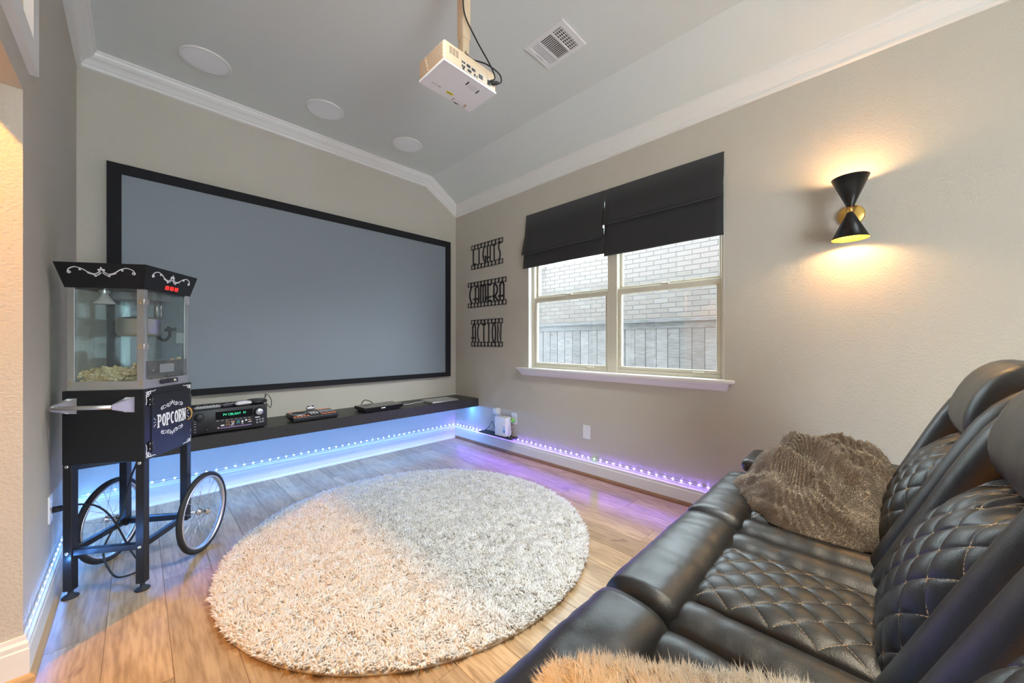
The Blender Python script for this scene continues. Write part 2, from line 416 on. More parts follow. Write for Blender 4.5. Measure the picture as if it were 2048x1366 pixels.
while x < XR:
    a, b = max(x, XH), min(x + PW, XR + .02)
    y = YN - (ncol * .47 % 1.22) ; ncol += 1
    while y < YB:
        y0, y1 = max(y, YN), min(y + 1.22, YB + .02)
        y0 = round(y0 / .02) * .02; y1 = round(y1 / .02) * .02
        if y1 - y0 > .05: plank(x + PW / 2, y0, y1)
        y += 1.22
    x += PW

mb = MB()  # screen wall
mb.box((XL - WT, YB, -.05), (XR + WT, YB + WT, ZC + .1)); struct(mb.build('wall_back', M_wall))
WY0, WY1, WZ0, WZ1 = .706, 2.46, .905, 2.42
mb = MB()
mb.box((XR, YN, -.05), (XR + WT, WY0, 3.0)); mb.box((XR, WY1, -.05), (XR + WT, YB, 3.0))
mb.box((XR, WY0, -.05), (XR + WT, WY1, WZ0)); mb.box((XR, WY0, WZ1), (XR + WT, WY1, 3.0)); struct(mb.build('wall_right', M_wall))
TY0, TY1, TZ0, TZ1 = .75, 2.085, 2.21, 2.62     # high opening above the passage
mb = MB()
mb.box((XL - WT, JY, -.05), (XL, YB, ZC + .1)); mb.box((XL - WT, TY0, HD), (XL, JY, TZ0)); mb.box((XL - WT, TY0, TZ1), (XL, JY, ZC + .1))
mb.box((XL - WT, YN, HD), (XL, TY0, ZC + .1)); mb.box((XL - WT, YN, -.05), (XL, -.35, HD)); struct(mb.build('wall_left', M_wall))
M_hall = mat('hall_paint_cream', (.62, .54, .41), .75, bump=(95, .5, .004))
mb = MB()
mb.box((XH - WT, YN, -.05), (XH, 3.0, 2.9)); mb.box((XH - WT, 3.0, -.05), (XL - WT, 3.0 + WT, 2.9)); mb.box((XH - WT, YN - WT, -.05), (XL - WT, YN, 2.9)); struct(mb.build('wall_hall', M_hall))
mb = MB()
pr = [(XL - WT, ZC), (XK, ZC), (XR, ZR), (XR + WT, ZR), (XR + WT, ZC + .14), (XL - WT, ZC + .14)]
mb.prism(pr, lambda a, b, d: V(a, d, b), YN, YB); struct(mb.build('ceiling', M_ceil))
mb = MB(); mb.box((.9, YN - WT, -.05), (XR + WT, YN, ZC + .1)); mb.box((XL - WT, YN - WT, 2.2), (.9, YN, ZC + .1)); struct(mb.build('wall_rear', M_wall))  # unseen; wall and opening put in to set how much sky light enters
mb = MB(); mb.box((XH, YN, 2.78), (XL - WT, 3.0, 2.9)); struct(mb.build('ceiling_hall', M_ceil))

# mouldings: profile (p = out from the wall, q = down from the ceiling)
crown = [(0, 0), (.092, 0), (.092, .012), (.084, .016), (.080, .030), (.066, .044), (.050, .052), (.036, .064), (.027, .074), (.018, .076), (.018, .081), (.022, .083), (.022, .100), (0, .102)]
def sweep(name, stations, prof, m):
    mb = MB(); mb.loft([[V(*st(p, q)) for p, q in prof] for st in stations], smooth=False); return struct(mb.build(name, m))
sweep('trim_1', [lambda p, q: (XL + p, YN, ZC - q), lambda p, q: (XL + p, YB - p, ZC - q)], crown, M_white)
sweep('trim_2', [lambda p, q: (XL + p, YB - p, ZC - q), lambda p, q: (XK - .29 * q, YB - p, ZC - q), lambda p, q: (XR - .62 * p, YB - p, ZR + SL * .62 * p - q)], crown, M_white)
sweep('trim_3', [lambda p, q: (XR - .62 * p, YB - p, ZR + SL * .62 * p - q), lambda p, q: (XR - .62 * p, YN, ZR + SL * .62 * p - q)], crown, M_white)
BH = .148
base = [(0, 0), (.016, 0), (.016, BH - .045), (.013, BH - .040), (.0135, BH - .024), (.008, BH - .014), (.007, BH), (0, BH)]
sweep('baseboard_back', [lambda p, q: (XL + p, YB - p, q), lambda p, q: (XR - p, YB - p, q)], base, M_white)
sweep('baseboard_right', [lambda p, q: (XR - p, YB - p, q), lambda p, q: (XR - p, YN, q)], base, M_white)
sweep('baseboard_left', [lambda p, q: (XL + p, YB - p, q), lambda p, q: (XL + p, JY - p, q), lambda p, q: (XL - WT - p, JY - p, q), lambda p, q: (XL - WT - p, 3.0, q)], base, M_white)
shoe = [(.015, 0), (.031, 0), (.030, .008), (.025, .016), (.015, .020)]
M_shoe2 = mat('oak_shoe_moulding', (.50, .32, .15), .4)
sweep('trim_4', [lambda p, q: (XL + p, YB - p, q), lambda p, q: (XR - p, YB - p, q)], shoe, M_white)
sweep('trim_5', [lambda p, q: (XR - p, YB - p, q * 1.35), lambda p, q: (XR - p, YN, q * 1.35)], shoe, M_shoe)
sweep('trim_6', [lambda p, q: (XL + p, YB - p, q), lambda p, q: (XL + p, JY - p, q), lambda p, q: (XL - WT - p, JY - p, q), lambda p, q: (XL - WT - p, 3.0, q)], shoe, M_shoe2)
# casing of the high opening beside the camera
tw = sempty('window_2', 'white cased high opening into the warm hall', (XL, (TY0 + TY1) / 2, TZ0))
def casing_bar(pts, name):
    mb = MB(); mb.prism(pts, lambda a, b, d: V(d, a, b), XL, XL + .022); o = mb.build(name, M_white, tw, org=tw.location)
cw = .10
casing_bar([(TY0 - cw, TZ0 - cw * .85), (TY1 + cw, TZ0 - cw * .85), (TY1, TZ0), (TY0, TZ0)], 'casing')
casing_bar([(TY1, TZ0), (TY1 + cw, TZ0 - cw * .85), (TY1 + cw, TZ1 + cw), (TY1, TZ1)], 'casing')
casing_bar([(TY0, TZ1), (TY1, TZ1), (TY1 + cw, TZ1 + cw), (TY0 - cw, TZ1 + cw)], 'casing')
casing_bar([(TY0 - cw, TZ0 - cw * .85), (TY0, TZ0), (TY0, TZ1), (TY0 - cw, TZ1 + cw)], 'casing')

# ------------------------------------------------------------------ hall downlight
hl = thing('recessed_downlight', 'warm-coloured recessed downlight in the hall ceiling beyond the opening', 'light', (-.93, 1.64, 2.765))
mb = MB(); mb.lathe([(.052, .012), (.052, -.004), (.075, -.006), (.078, .0), (.074, .012)], 28); mb.build('trim_ring', M_white, hl)
mb = MB(); mb.lathe([(.0, .010), (.052, .010)], 28); mb.build('lens', mat('warm_lens', (1, .9, .7), .5, emit=((1, .62, .25), 8)), hl)
lamp('hall_beam', 'SPOT', (0, 0, -.02), 150, (1.0, .45, .08), .035, spot=math.radians(104), blend=.35, parent=hl)

# ------------------------------------------------------------------ unseen downlights added to the flat ceiling to brighten the room
for (x, y, lb) in ((.50, 1.0, 'added fill downlight above the passage side of the sofa'), (1.75, .35, 'added fill downlight above the middle of the sofa'), (.45, -.50, 'added fill downlight over the sofa back near the passage'), (1.65, -.50, 'added fill downlight over the sofa back near the window wall')):
    d = thing('recessed_downlight', lb, 'light', (x, y, ZC), group='added fill lights over the seating')
    MB().lathe([(.052, .0), (.052, -.003), (.072, -.006), (.078, -.002), (.078, .0)], 28).build('trim_ring', M_white, d)
    MB().lathe([(.0, -.002), (.052, -.002)], 28).build('lens', mat('added_fill_lens', (1, .95, .9), .5, emit=((1, .96, .9), 6)), d)
    lo = lamp('added_fill_beam', 'SPOT', (0, 0, -.02), (215 if x > 1 else 40) if y > 0 else 65, (.90, .965, 1.0) if y > 0 else (1.0, .86, .64), .085, spot=math.radians(74), blend=.85, parent=d)
    if y > 0: lo.rotation_euler = (V(1.3, 2.25, 0) - V(x, y, ZC)).to_track_quat('-Z', 'Y').to_euler()     # front fill beams tilted towards the rug and screen

# ------------------------------------------------------------------ LED strips
def led_mat(name, col, s):
    m = bpy.data.materials.new(name); m.use_nodes = True; nt = m.node_tree
    for n in list(nt.nodes): nt.nodes.remove(n)
    o = nt.nodes.new('ShaderNodeOutputMaterial'); e = nt.nodes.new('ShaderNodeEmission'); e.inputs[0].default_value = (*col, 1); e.inputs[1].default_value = s
    nt.links.new(e.outputs[0], o.inputs[0]); return m
def led_strip(label, p0, p1, out, col, s, n, special=None):
    p0, p1, out = V(*p0), V(*p1), V(*out)
    t = thing('led_strip', label, 'light strip', ((p0 + p1) / 2)[:])
    c = (p0 + p1) / 2; d = (p1 - p0).normalized(); up = V(0, 0, 1)
    mb = MB(); mb.prism([(0, -.004), (.0015, -.004), (.0015, .004), (0, .004)], lambda a, b, k: p0 + (p1 - p0) * k + out * a + up * b, 0, 1)
    mb.build('tape', mat('led_tape', (.7, .7, .72), .5), t, org=c)
    m = led_mat('led_light_' + str(n), col, s)
    def chip(mm):
        k = MB(); k.lathe([(.0045, 0), (.0041, .0014), (.0028, .0026), (.0009, .0032)], 8, M=Matrix.Translation(out * .0015) @ out.to_track_quat('Z', 'Y').to_matrix().to_4x4(), cap1=True)
        return k.build('led', mm, t)
    src = chip(m)
    for i in range(n):
        q = p0 + (p1 - p0) * ((i + .5) / n) - c
        if i == 0: src.location = q
        elif special and i == special[0]: o = chip(special[1]); o.location = q; o['label'] = 'green diode'
        else: inst(src, 'led', t, q)
LZ = .163
s2 = 1 / math.sqrt(2)
led_strip('blue-white LED strip on the baseboard below the projection screen', (XL + .02, YB - .006, LZ), (XR - .01, YB - .006, LZ), (0, -1, 0), (.20, .45, 1.0), 75, 50)
led_strip('violet-blue LED strip on the baseboard below the window', (XR - .006, YB - .02, LZ), (XR - .006, -1.02, LZ), (-1, 0, 0), (.25, .14, 1.0), 300, 78, (32, led_mat('led_green', (.3, 1, .25), 60)))
led_strip('blue-white LED strip on the baseboard behind the popcorn cart', (XL + .006, JY + .03, LZ), (XL + .006, YB - .02, LZ), (1, 0, 0), (.10, .34, 1.0), 240, 26)

led_strip('blue LED strip stuck under the floating shelf', (XL + .02, 3.34, .4285), (XR - .01, 3.34, .4285), (0, 0, -1), (.07, .31, 1.0), 850, 51)

# ------------------------------------------------------------------ window
win = sempty('window_1', 'double-hung pair of windows with almond frames', (XR + .07, (WY0 + WY1) / 2, WZ0))
WO = win.location
def wbox(name, lo, hi, m=None, r=.004):
    mb = MB(); mb.rbox(lo, hi, r, 1, smooth=False); return mb.build(name, m or M_almond, win, org=WO)
gx = XR + .085
ym = 1.555; mw = .045                         # mullion
wbox('mullion', (gx - .045, ym - mw, WZ0), (gx + .04, ym + mw, WZ1))
wbox('jamb', (gx - .035, WY0, WZ0), (gx + .04, WY0 + .035, WZ1)); wbox('jamb', (gx - .035, WY1 - .035, WZ0), (gx + .04, WY1, WZ1))
wbox('head', (gx - .035, WY0 + .035, WZ1 - .035), (gx + .04, WY1 - .035, WZ1)); wbox('bottom_rail', (gx - .035, WY0 + .035, WZ0), (gx + .04, WY1 - .035, WZ0 + .03))
zr = 1.60
for a, b in ((WY0 + .035, ym - mw), (ym + mw, WY1 - .035)):
    # upper sash sits further out, lower sash nearer the room
    wbox('upper_sash_rail', (gx + .005, a, zr - .012), (gx + .03, b, zr + .022))
    for y in (a, b - .022): wbox('upper_sash_stile', (gx + .005, y, zr + .022), (gx + .03, y + .022, WZ1 - .035))
    wbox('meeting_rail', (gx - .03, a, zr - .045), (gx + .003, b, zr))
    wbox('lower_sash_rail', (gx - .03, a, WZ0 + .03), (gx + .003, b, WZ0 + .055))
    for y in (a, b - .03): wbox('lower_sash_stile', (gx - .03, y, WZ0 + .055), (gx + .003, y + .03, zr - .045))
    wbox('sash_lock', (gx - .028, (a + b) / 2 - .03, zr), (gx - .004, (a + b) / 2 + .03, zr + .012))
    wbox('lift_tab', (gx - .045, (a + b) / 2 - .28, WZ0 + .028), (gx - .03, (a + b) / 2 - .20, WZ0 + .045))
    wbox('pane', (gx + .016, a + .02, zr + .02), (gx + .019, b - .02, WZ1 - .035), M_glass, .0005)
    wbox('pane', (gx - .015, a + .028, WZ0 + .053), (gx - .012, b - .028, zr - .043), M_glass, .0005)
for nm, lo, hi in (('reveal', (XR + .001, WY0 - .001, WZ0), (gx - .035, WY0 + .004, WZ1)), ('reveal', (XR + .001, WY1 - .004, WZ0), (gx - .035, WY1 + .001, WZ1)), ('reveal', (XR + .001, WY0, WZ1 - .004), (gx - .035, WY1, WZ1 + .001))):
    wbox(nm, lo, hi, M_white, .0005)
mb = MB(); mb.rbox((XR - .055, .645, WZ0 - .022), (gx - .035, 2.58, WZ0 + .002), .006, 2); mb.build('sill', M_white, win, org=WO)
apr = [(0, 0), (.05, 0), (.047, .010), (.032, .022), (.028, .034), (.014, .044), (.010, .052), (0, .052)]
mb = MB(); mb.loft([[V(XR - p, .668 + (.05 - p) * .5, WZ0 - .022 - q) for p, q in apr], [V(XR - p, 2.557 - (.05 - p) * .5, WZ0 - .022 - q) for p, q in apr]], smooth=False); mb.build('apron_moulding', M_white, win, org=WO)

# ------------------------------------------------------------------ roman shades
def shade(label, ya, yb, z0, z1, z2, flare, tilt):
    """ya > yb; z0 top, z1 bottom of the front fold, z2 hem of the lower fold"""
    t = thing('roman_shade', label, 'window shade', (XR - .02, (ya + yb) / 2, z2))
    o = t.location
    def panel(prof, name, m, th=.005, fl=0.0, tl=0.0):
        # prof: list of (x_out, z); a thin sheet with thickness; fl widens the left foot, tl lifts the right foot
        n = len(prof); NY = 14; mb = MB(); loops = []
        for j in range(NY + 1):
            s = j / NY; loop = []
            for (xo, z) in prof:
                k = (z0 - z) / (z0 - z2)
                y = ya + (yb - ya) * s + fl * k * (1 - s)
                loop.append(V(XR - xo - .004 * math.sin(s * 9 + z * 11) * k, y, z + tl * k * s))
            for (xo, z) in reversed(prof):
                k = (z0 - z) / (z0 - z2)
                y = ya + (yb - ya) * s + fl * k * (1 - s)
                loop.append(V(XR - xo + th - .004 * math.sin(s * 9 + z * 11) * k, y, z + tl * k * s))
            loops.append(loop)
        mb.loft(loops, smooth=True); return mb.build(name, m, t, org=o)
    panel([(.012, z0), (.022, (z0 + z1) / 2), (.052, z1 + .03), (.056, z1 + .004), (.046, z1), (.040, z1 + .02)], 'front_fold', M_fabric, fl=flare, tl=tilt)
    panel([(.026, z1 + .08), (.032, (z1 + z2) / 2), (.030, z2 + .01), (.026, z2), (.022, z2 + .02)], 'lower_fold', M_fabric, fl=flare * .6, tl=tilt)
    mb = MB(); mb.rbox((XR - .012, yb + .004, z0 - .04), (XR + .012, ya - .004, z0 - .002), .003, 1); mb.build('headrail', M_lining, t, org=o)
shade('charcoal roman shade over the left window, its hem hanging unevenly lower', 2.475, 1.5955, 2.425, 2.03, 1.895, .045, .0)
shade('charcoal roman shade over the right window, nearer the wall sconce', 1.5915, .706, 2.425, 2.125, 1.87, .0, .0)

# ------------------------------------------------------------------ outside: fence and neighbouring brick house
og = struct(MB().box((XR + WT, -6, -.6), (14, 12, -.45)).build('ground_outside', M_ground))
fe = thing('board_fence', 'weathered grey board fence with flat cap outside the window', 'fence', (4.5, 2.6, -.45))
M_cap = wood_planks('weathered_cap_board', (.13, .13, .14), (.10, .10, .107), None, .85, knots=False); FB = .139; zt = 1.33
mb = MB(); mb.box((-.009, -FB / 2 + .0035, 0), (.009, FB / 2 - .0035, zt + .45)); fb = mb.build('board', M_fence, fe)
for i in range(44):
    o = fb if i == 0 else inst(fb, 'board', fe)
    o.location = (random.uniform(-.003, .003), -3.4 + i * FB, 0)
mb = MB(); mb.box((-.02, -3.5, zt + .455), (.07, 2.75, zt + .53)); mb.build('cap_fascia', M_cap, fe)
mb = MB(); mb.box((-.06, -3.5, zt + .53), (.09, 2.75, zt + .565)); mb.build('cap_rail', M_cap, fe)
for zz in (.3, 1.3):
    mb = MB(); mb.box((.01, -3.5, zz), (.05, 2.75, zz + .09)); mb.build('back_rail', M_fence, fe)
hs = thing('neighbour_house', 'pale pink brick house wall rising behind the fence', 'house', (6.0, 3.2, -.45))
mb = MB(); mb.box((-.002, -4.5, 0), (.3, 4.6, 3.2)); mb.build('wall_core', M_mortar, hs)
BL, BHh, MJ = .23, .068, .012
mb = MB(); mb.rbox((-.006, -BL / 2, -BHh / 2), (.02, BL / 2, BHh / 2), .003, 1, smooth=False); bk = mb.build('brick', M_brick, hs)
nb = 0; rest = []
for r in range(0, 40):
    z = .05 + r * (BHh + MJ); wz = z - .45
    for c in range(-18, 19):
        y = c * (BL + MJ) + (r % 2) * (BL + MJ) / 2; wy = y + 3.2
        vis = 1.36 < wz < 2.25 and 1.3 < wy < 6.0
        if vis and nb < 300:
            o = bk if nb == 0 else inst(bk, 'brick', hs); nb += 1; o.location = (random.uniform(-.002, .002), y, z)
        else: rest.append((y, z))
mb = MB()
for y, z in rest: mb.box((-.006, y - BL / 2, z - BHh / 2), (.02, y + BL / 2, z + BHh / 2))
o = mb.build('brickwork', mat('pale_brick_far', (.131, .111, .103), .9), hs); o['kind'] = 'stuff'

# ------------------------------------------------------------------ projection screen
t = thing('projection_screen', 'wide grey projection screen with a black felt frame on the far wall', 'projection screen', (1.245, YB - .03, .757))
sx0, sx1, sz0, sz1, sb = -.143, 2.633, .757, 2.36, .068
def fb_(pts, name='frame_bar'):
    mb = MB(); mb.prism(pts, lambda a, b, d: V(a, YB - d, b), .004, .045); return mb.build(name, M_black, t, org=t.location)
fb_([(sx0, sz0), (sx1, sz0), (sx1 - sb, sz0 + sb * .72), (sx0 + sb, sz0 + sb * .72)]); fb_([(sx0, sz1), (sx0 + sb, sz1 - sb), (sx1 - sb, sz1 - sb), (sx1, sz1)])
fb_([(sx0, sz0), (sx0 + sb, sz0 + sb * .72), (sx0 + sb, sz1 - sb), (sx0, sz1)]); fb_([(sx1, sz0), (sx1, sz1), (sx1 - sb, sz1 - sb), (sx1 - sb, sz0 + sb * .72)])
mb = MB(); mb.box((sx0 + .03, YB - .034, sz0 + .03), (sx1 - .03, YB - .030, sz1 - .03)); mb.build('fabric', M_screen, t, org=t.location)

# ------------------------------------------------------------------ floating shelf
SY, ST, SB = 3.225, .520, .430
mb = MB(); mb.rbox((XL, SY, SB), (XR, YB, ST), .003, 1, smooth=False)
tag(mb.build('floating_shelf', M_shelf), 'long black-brown floating shelf below the projection screen', 'shelf')

# ------------------------------------------------------------------ AV receiver
rx0, rx1, ry, rz0, rz1 = .245, .684, 3.262, .532, .690
rc = thing('av_receiver', 'black audio video receiver with lit green display on the shelf', 'receiver', ((rx0 + rx1) / 2, 3.43, ST))
O = rc.location
def rp(mb, name, m, par=None): return mb.build(name, m, par or rc, org=O)
body = rp(MB().rbox((rx0, ry + .012, rz0), (rx1, 3.615, rz1), .003, 1, smooth=False), 'body', M_blackp)
face = rp(MB().rbox((rx0 - .002, ry, rz0 - .004), (rx1 + .002, ry + .012, rz1 + .002), .004, 2), 'front_panel', M_blackp)
F = lambda x, y, d=0.0: V(rx0 + x, ry - d, rz0 + y)      # panel coordinates, x to the right, y up
def rpan(name, x0, y0, x1, y1, m, d=.001, par=None):
    mb = MB(); mb.prism([(x0, y0), (x1, y0), (x1, y1), (x0, y1)], F, -.001, d); return rp(mb, name, m, par or face)
rpan('display_window', .135, .085, .350, .138, M_blackgloss, .0012)
text_part('display_text', 'PV CBL/SAT', .022, M_disp, face, lambda x, y, d: F(.228 + x, .114 + y, d) - O, .0020, sx=.9)
text_part('display_text', '53', .018, M_disp, face, lambda x, y, d: F(.300 + x, .116 + y, d) - O, .0020)
def knob(x, y, r, d, m, name):
    Mx = Matrix.Translation(F(x, y, 0)) @ Matrix.Rotation(PI / 2, 4, 'X')
    return rp(MB().lathe([(r * 1.12, 0), (r * 1.12, .003), (r, .004), (r, d * .8), (r * .9, d), (.0, d * .97)], 28, M=Mx), name, m)
knob(.388, .112, .029, .022, M_blackp, 'volume_knob'); k2 = knob(.388, .112, .024, .026, M_silver, 'knob_cap')
knob(.048, .112, .024, .020, M_blackp, 'input_knob'); knob(.088, .024, .009, .012, M_blackp, 'tone_knob')
for i in range(5): rpan('button', .022 + .0 * i, .015 + i * .018, .032, .020 + i * .018, M_grey)
for i in range(8): rpan('button', .140 + i * .026, .0735, .155 + i * .026, .0775, M_grey)
rpan('headphone_jack', .146, .022, .155, .031, M_silver)
text_part('print', '7.2', .018, M_amber, face, lambda x, y, d: F(.202 + x, .060 + y, d) - O, .0012)
text_part('print', '210', .018, M_amber, face, lambda x, y, d: F(.203 + x, .041 + y, d) - O, .0012)
for (a, b, c, e, m) in [(.165, .036, .184, .045, M_paintwhite), (.221, .057, .244, .063, M_amber), (.226, .044, .240, .051, M_paintwhite), (.256, .060, .272, .066, M_blue), (.254, .050, .274, .054, M_green), (.254, .042, .274, .046, M_blue), (.283, .044, .293, .060, M_paintwhite), (.305, .053, .316, .065, M_paintwhite), (.321, .057, .341, .062, M_amber), (.324, .042, .342, .048, M_paintwhite), (.220, .033, .238, .038, M_paintwhite), (.283, .034, .293, .038, M_paintwhite), (.366, .066, .394, .074, M_whitep)]:
    rpan('print', a, b, c, e, m)
rpan('lit_strip', .160, .020, .343, .026, mat('violet_strip', (.25, .18, .32), .4, emit=((.35, .2, .5), .12)))
for (a, b) in ((.372, .045), (.390, .047), (.408, .049), (.372, .026), (.392, .027), (.408, .030)): rpan('port', a, b, a + .011, b + .010, M_grey)
for (a, b) in ((.03, .03), (.41, .03), (.03, .32), (.41, .32)): rp(MB().lathe([(.018, ST - O.z), (.020, ST - O.z + .004), (.018, .012 + ST - O.z)], 14, M=Matrix.Translation(V(rx0 + a, ry + b, O.z)), cap0=True, cap1=True), 'foot', M_rubber)
for i in range(9):
    rp(MB().box((rx0 + .03 + i * .042, 3.36, rz1), (rx0 + .06 + i * .042, 3.56, rz1 + .0012)), 'vent_slot', M_black)
zt_ = rz1 + .0025
def remote(label, x, y, rz, L, w, m, mk):
    t = thing('remote_control', label, 'remote', (x, y, zt_), rz)
    MB().rbox((-L / 2, -w / 2, 0), (L / 2, w / 2, .016), .006, 2).build('body', m, t)
    mb = MB()
    for i in range(7):
        for j in range(3): mb.rbox((-L * .4 + i * L * .12, -w * .3 + j * w * .26, .0155), (-L * .4 + i * L * .12 + L * .06, -w * .3 + j * w * .26 + w * .15, .018), .0008, 1)
    mb.build('buttons', mk, t)
remote('slim grey remote on top of the receiver, nearest the popcorn cart', .345, 3.33, .1, .15, .04, M_grey, M_paintwhite)
remote('dark remote with violet sheen on the receiver beside the white controller', .475, 3.345, .5, .13, .045, mat('violet_black_plastic', (.05, .035, .06), .3), M_grey)
gc = thing('game_controller', 'small white game controller on top of the receiver', 'controller', (.545, 3.325, zt_), .2)
mb = MB()
lp = []
for i in range(21):
    s = -1 + 2 * i / 20; w = .022 + .012 * abs(s); x = s * .052; yo = -.010 * abs(s) ** 2; h = .013 * math.sqrt(max(.03, 1 - s ** 4)) + .003
    lp.append([V(x, yo + w * math.cos(a) * math.sqrt(max(.08, 1 - s ** 6)), .016 + h * math.sin(a)) for a in [2 * PI * k / 12 for k in range(12)]])
mb.loft(lp); mb.build('shell', mat('lilac_white_plastic', (.74, .70, .74), .35), gc)
for x in (-.018, .018): MB().lathe([(.006, .02), (.006, .034), (.009, .036), (.0, .037)], 12, M=Matrix.Translation(V(x, 0, 0))).build('thumbstick', M_grey, gc)
for x, y in ((.034, .006), (.034, -.008), (.041, -.001), (.027, -.001), (-.036, 0)): MB().lathe([(.0035, .02), (.0035, .031), (0, .0315)], 8, M=Matrix.Translation(V(x, y, 0))).build('button', M_blackp, gc)
cd = thing('disc_player', 'round black portable disc player with looped cable on the receiver', 'player', (.640, 3.40, zt_))
MB().lathe([(.0, 0), (.066, 0), (.074, .006), (.074, .016), (.064, .024), (.02, .028), (0, .028)], 36).build('body', M_blackp, cd)
MB().lathe([(.060, .0255), (.061, .0265), (.062, .0252)], 36).build('lid_seam', M_grey, cd)
MB().tube(smooth_pts([(.060, .02, .014), (.072, .03, .05), (.085, .0, .045), (.092, -.05, .01), (.080, -.07, -.04), (.058, -.02, .004)], 6), .0025, 6).build('cable', M_rubber, cd)
MB().lathe([(.004, 0), (.004, .03), (0, .031)], 8, M=Matrix.Translation(V(.068, .022, .03))).build('plug', M_rubber, cd)

# ------------------------------------------------------------------ DJ controller
dj = thing('dj_controller', 'black DJ controller with orange-lit pads on the shelf', 'controller', (1.025, 3.345, ST + .006), .02)
dj.rotation_euler = (math.radians(5.5), 0, .02)
dw, dd, dh = .175, .095, .046
MB().rbox((-dw, -dd, .004), (dw, dd, dh), .012, 3).build('body', M_blackp, dj)
Tt = lambda x, y, d=0.0: V(x, y, dh + d)
jw = MB().lathe([(.058, 0), (.058, .004), (.050, .007), (.047, .0065), (.0, .0065)], 32, M=Matrix.Translation(V(-.105, .012, dh - .001)) @ Matrix.Diagonal((1, 1.0, 1, 1))).build('jog_wheel', M_blackp, dj)
MB().lathe([(.0585, .002), (.0585, .0055), (.052, .0075), (.0515, .0066)], 32, M=Matrix.Translation(V(-.105, .012, dh - .001))).build('jog_ring', M_silver, jw)
for i in range(5): MB().rbox((-.165 + i * .025, -.083, dh - .001), (-.147 + i * .025, -.068, dh + .002), .0015, 1).build('cue_pad', M_orange, dj)
for i in range(4): MB().rbox((-.16 + i * .028, .076, dh - .001), (-.142 + i * .028, .086, dh + .002), .0015, 1).build('cue_pad', M_orange, dj)
for i in range(5): MB().rbox((.052 + i * .0235, -.030, dh - .001), (.068 + i * .0235, .062, dh + .0015), .0015, 1).build('fader_panel', M_grey, dj)
for i in range(5): MB().rbox((.045 + i * .0245, -.080, dh - .001), (.063 + i * .0245, -.064, dh + .002), .0015, 1).build('cue_pad', M_orange, dj)
for i in range(4): MB().rbox((.06 + i * .025, .075, dh - .001), (.078 + i * .025, .084, dh + .002), .0015, 1).build('cue_pad', M_orange, dj)
MB().rbox((-.03, .002, dh - .001), (.032, .045, dh + .001), .001, 1).build('mixer_screen', M_grey, dj)
for i in range(3):
    for j in range(2): MB().lathe([(.006, 0), (.005, .011), (0, .0115)], 10, M=Matrix.Translation(V(-.022 + i * .022, -.05 + j * .026, dh - .001))).build('dial', M_silver if j else M_grey, dj)
gm = thing('pocket_gamepad', 'tiny clear gamepad standing at the back of the DJ controller', 'controller', (1.035, 3.425, ST + dh + .0145), .1)
MB().rbox((-.035, -.012, 0), (.035, .012, .030), .009, 2).build('shell', M_silver, gm)
for x in (-.018, .018): MB().lathe([(.008, .028), (.008, .036), (0, .037)], 12, M=Matrix.Translation(V(x, 0, 0))).build('thumbstick', M_blackp, gm)

# ------------------------------------------------------------------ disc player with dark glossy top
br = thing('disc_deck', 'slim black disc deck with glossy top in the middle of the shelf', 'player', (1.615, 3.355, ST), .03)
MB().box((-.175, -.085, .008), (.175, .105, .020)).build('base', M_blackp, br)
lw = MB(); lw.prism([(-.10, .018), (-.112, .046), (.112, .046), (.112, .018)], lambda a, b, d: V(d, a, b), -.19, .19); lw.build('cover', M_blackgloss, br)
MB().box((-.19, -.1135, .0455), (.19, -.108, .0475)).build('front_lip', M_blackp, br)
text_part('print', 'DISC', .011, M_paintwhite, br, lambda x, y, d: V(-.02 + x, -.1045 - (y + .014) * .43 - d, .032 + y), .0012) if False else MB().prism([(-.035, .027), (.005, .027), (.005, .034), (-.035, .034)], lambda a, b, d: V(a, -.1032 - (b - .027) * .43 - d, b), -.001, .0015).build('lit_print', mat('player_print', (.8, .8, .8), .5, emit=((.8, .9, 1), .5)), br)
for x in (-.16, .16): MB().lathe([(.012, 0), (.012, .009)], 12, M=Matrix.Translation(V(x, -.06, 0)), cap0=True, cap1=True).build('foot', M_rubber, br)
for x in (-.16, .16): MB().lathe([(.012, 0), (.012, .009)], 12, M=Matrix.Translation(V(x, .08, 0)), cap0=True, cap1=True).build('foot', M_rubber, br)
tag(MB().tube(smooth_pts([(1.62, 3.467, ST + .03), (1.60, 3.52, ST + .06), (1.565, 3.56, ST + .072), (1.56, 3.60, ST + .05), (1.56, 3.645, ST + .006)], 5), .004, 6).build('player_cable', M_rubber), 'short black cable arching behind the disc deck', 'cable')

# ------------------------------------------------------------------ laptop
lt = thing('laptop', 'closed silver laptop at the corner end of the shelf', 'laptop', (2.315, 3.375, ST), -.02)
MB().rbox((-.165, -.115, .002), (.165, .115, .010), .003, 2).build('base', M_silver, lt)
lid = MB().rbox((-.165, -.115, .011), (.165, .115, .018), .003, 2).build('lid', M_silver, lt)
ap = []
for i in range(24):
    a = 2 * PI * i / 24; r = .015 * (1 + .07 * math.cos(2 * a) - (.10 if abs(math.cos((a - PI / 2) / 2)) > .97 else 0))
    if abs(((a + PI) % (2 * PI)) - PI) < .4: r *= .74
    ap.append((r * math.cos(a), r * math.sin(a)))
lg = MB(); lg.prism(ap, lambda x, y, d: V(x, y, .018 + d), 0, .0008); lg.prism([(.001, .018), (.004, .020), (.008, .026), (.003, .024)], lambda x, y, d: V(x, y, .018 + d), 0, .0008); lg.build('lid_emblem', M_paintwhite, lid)
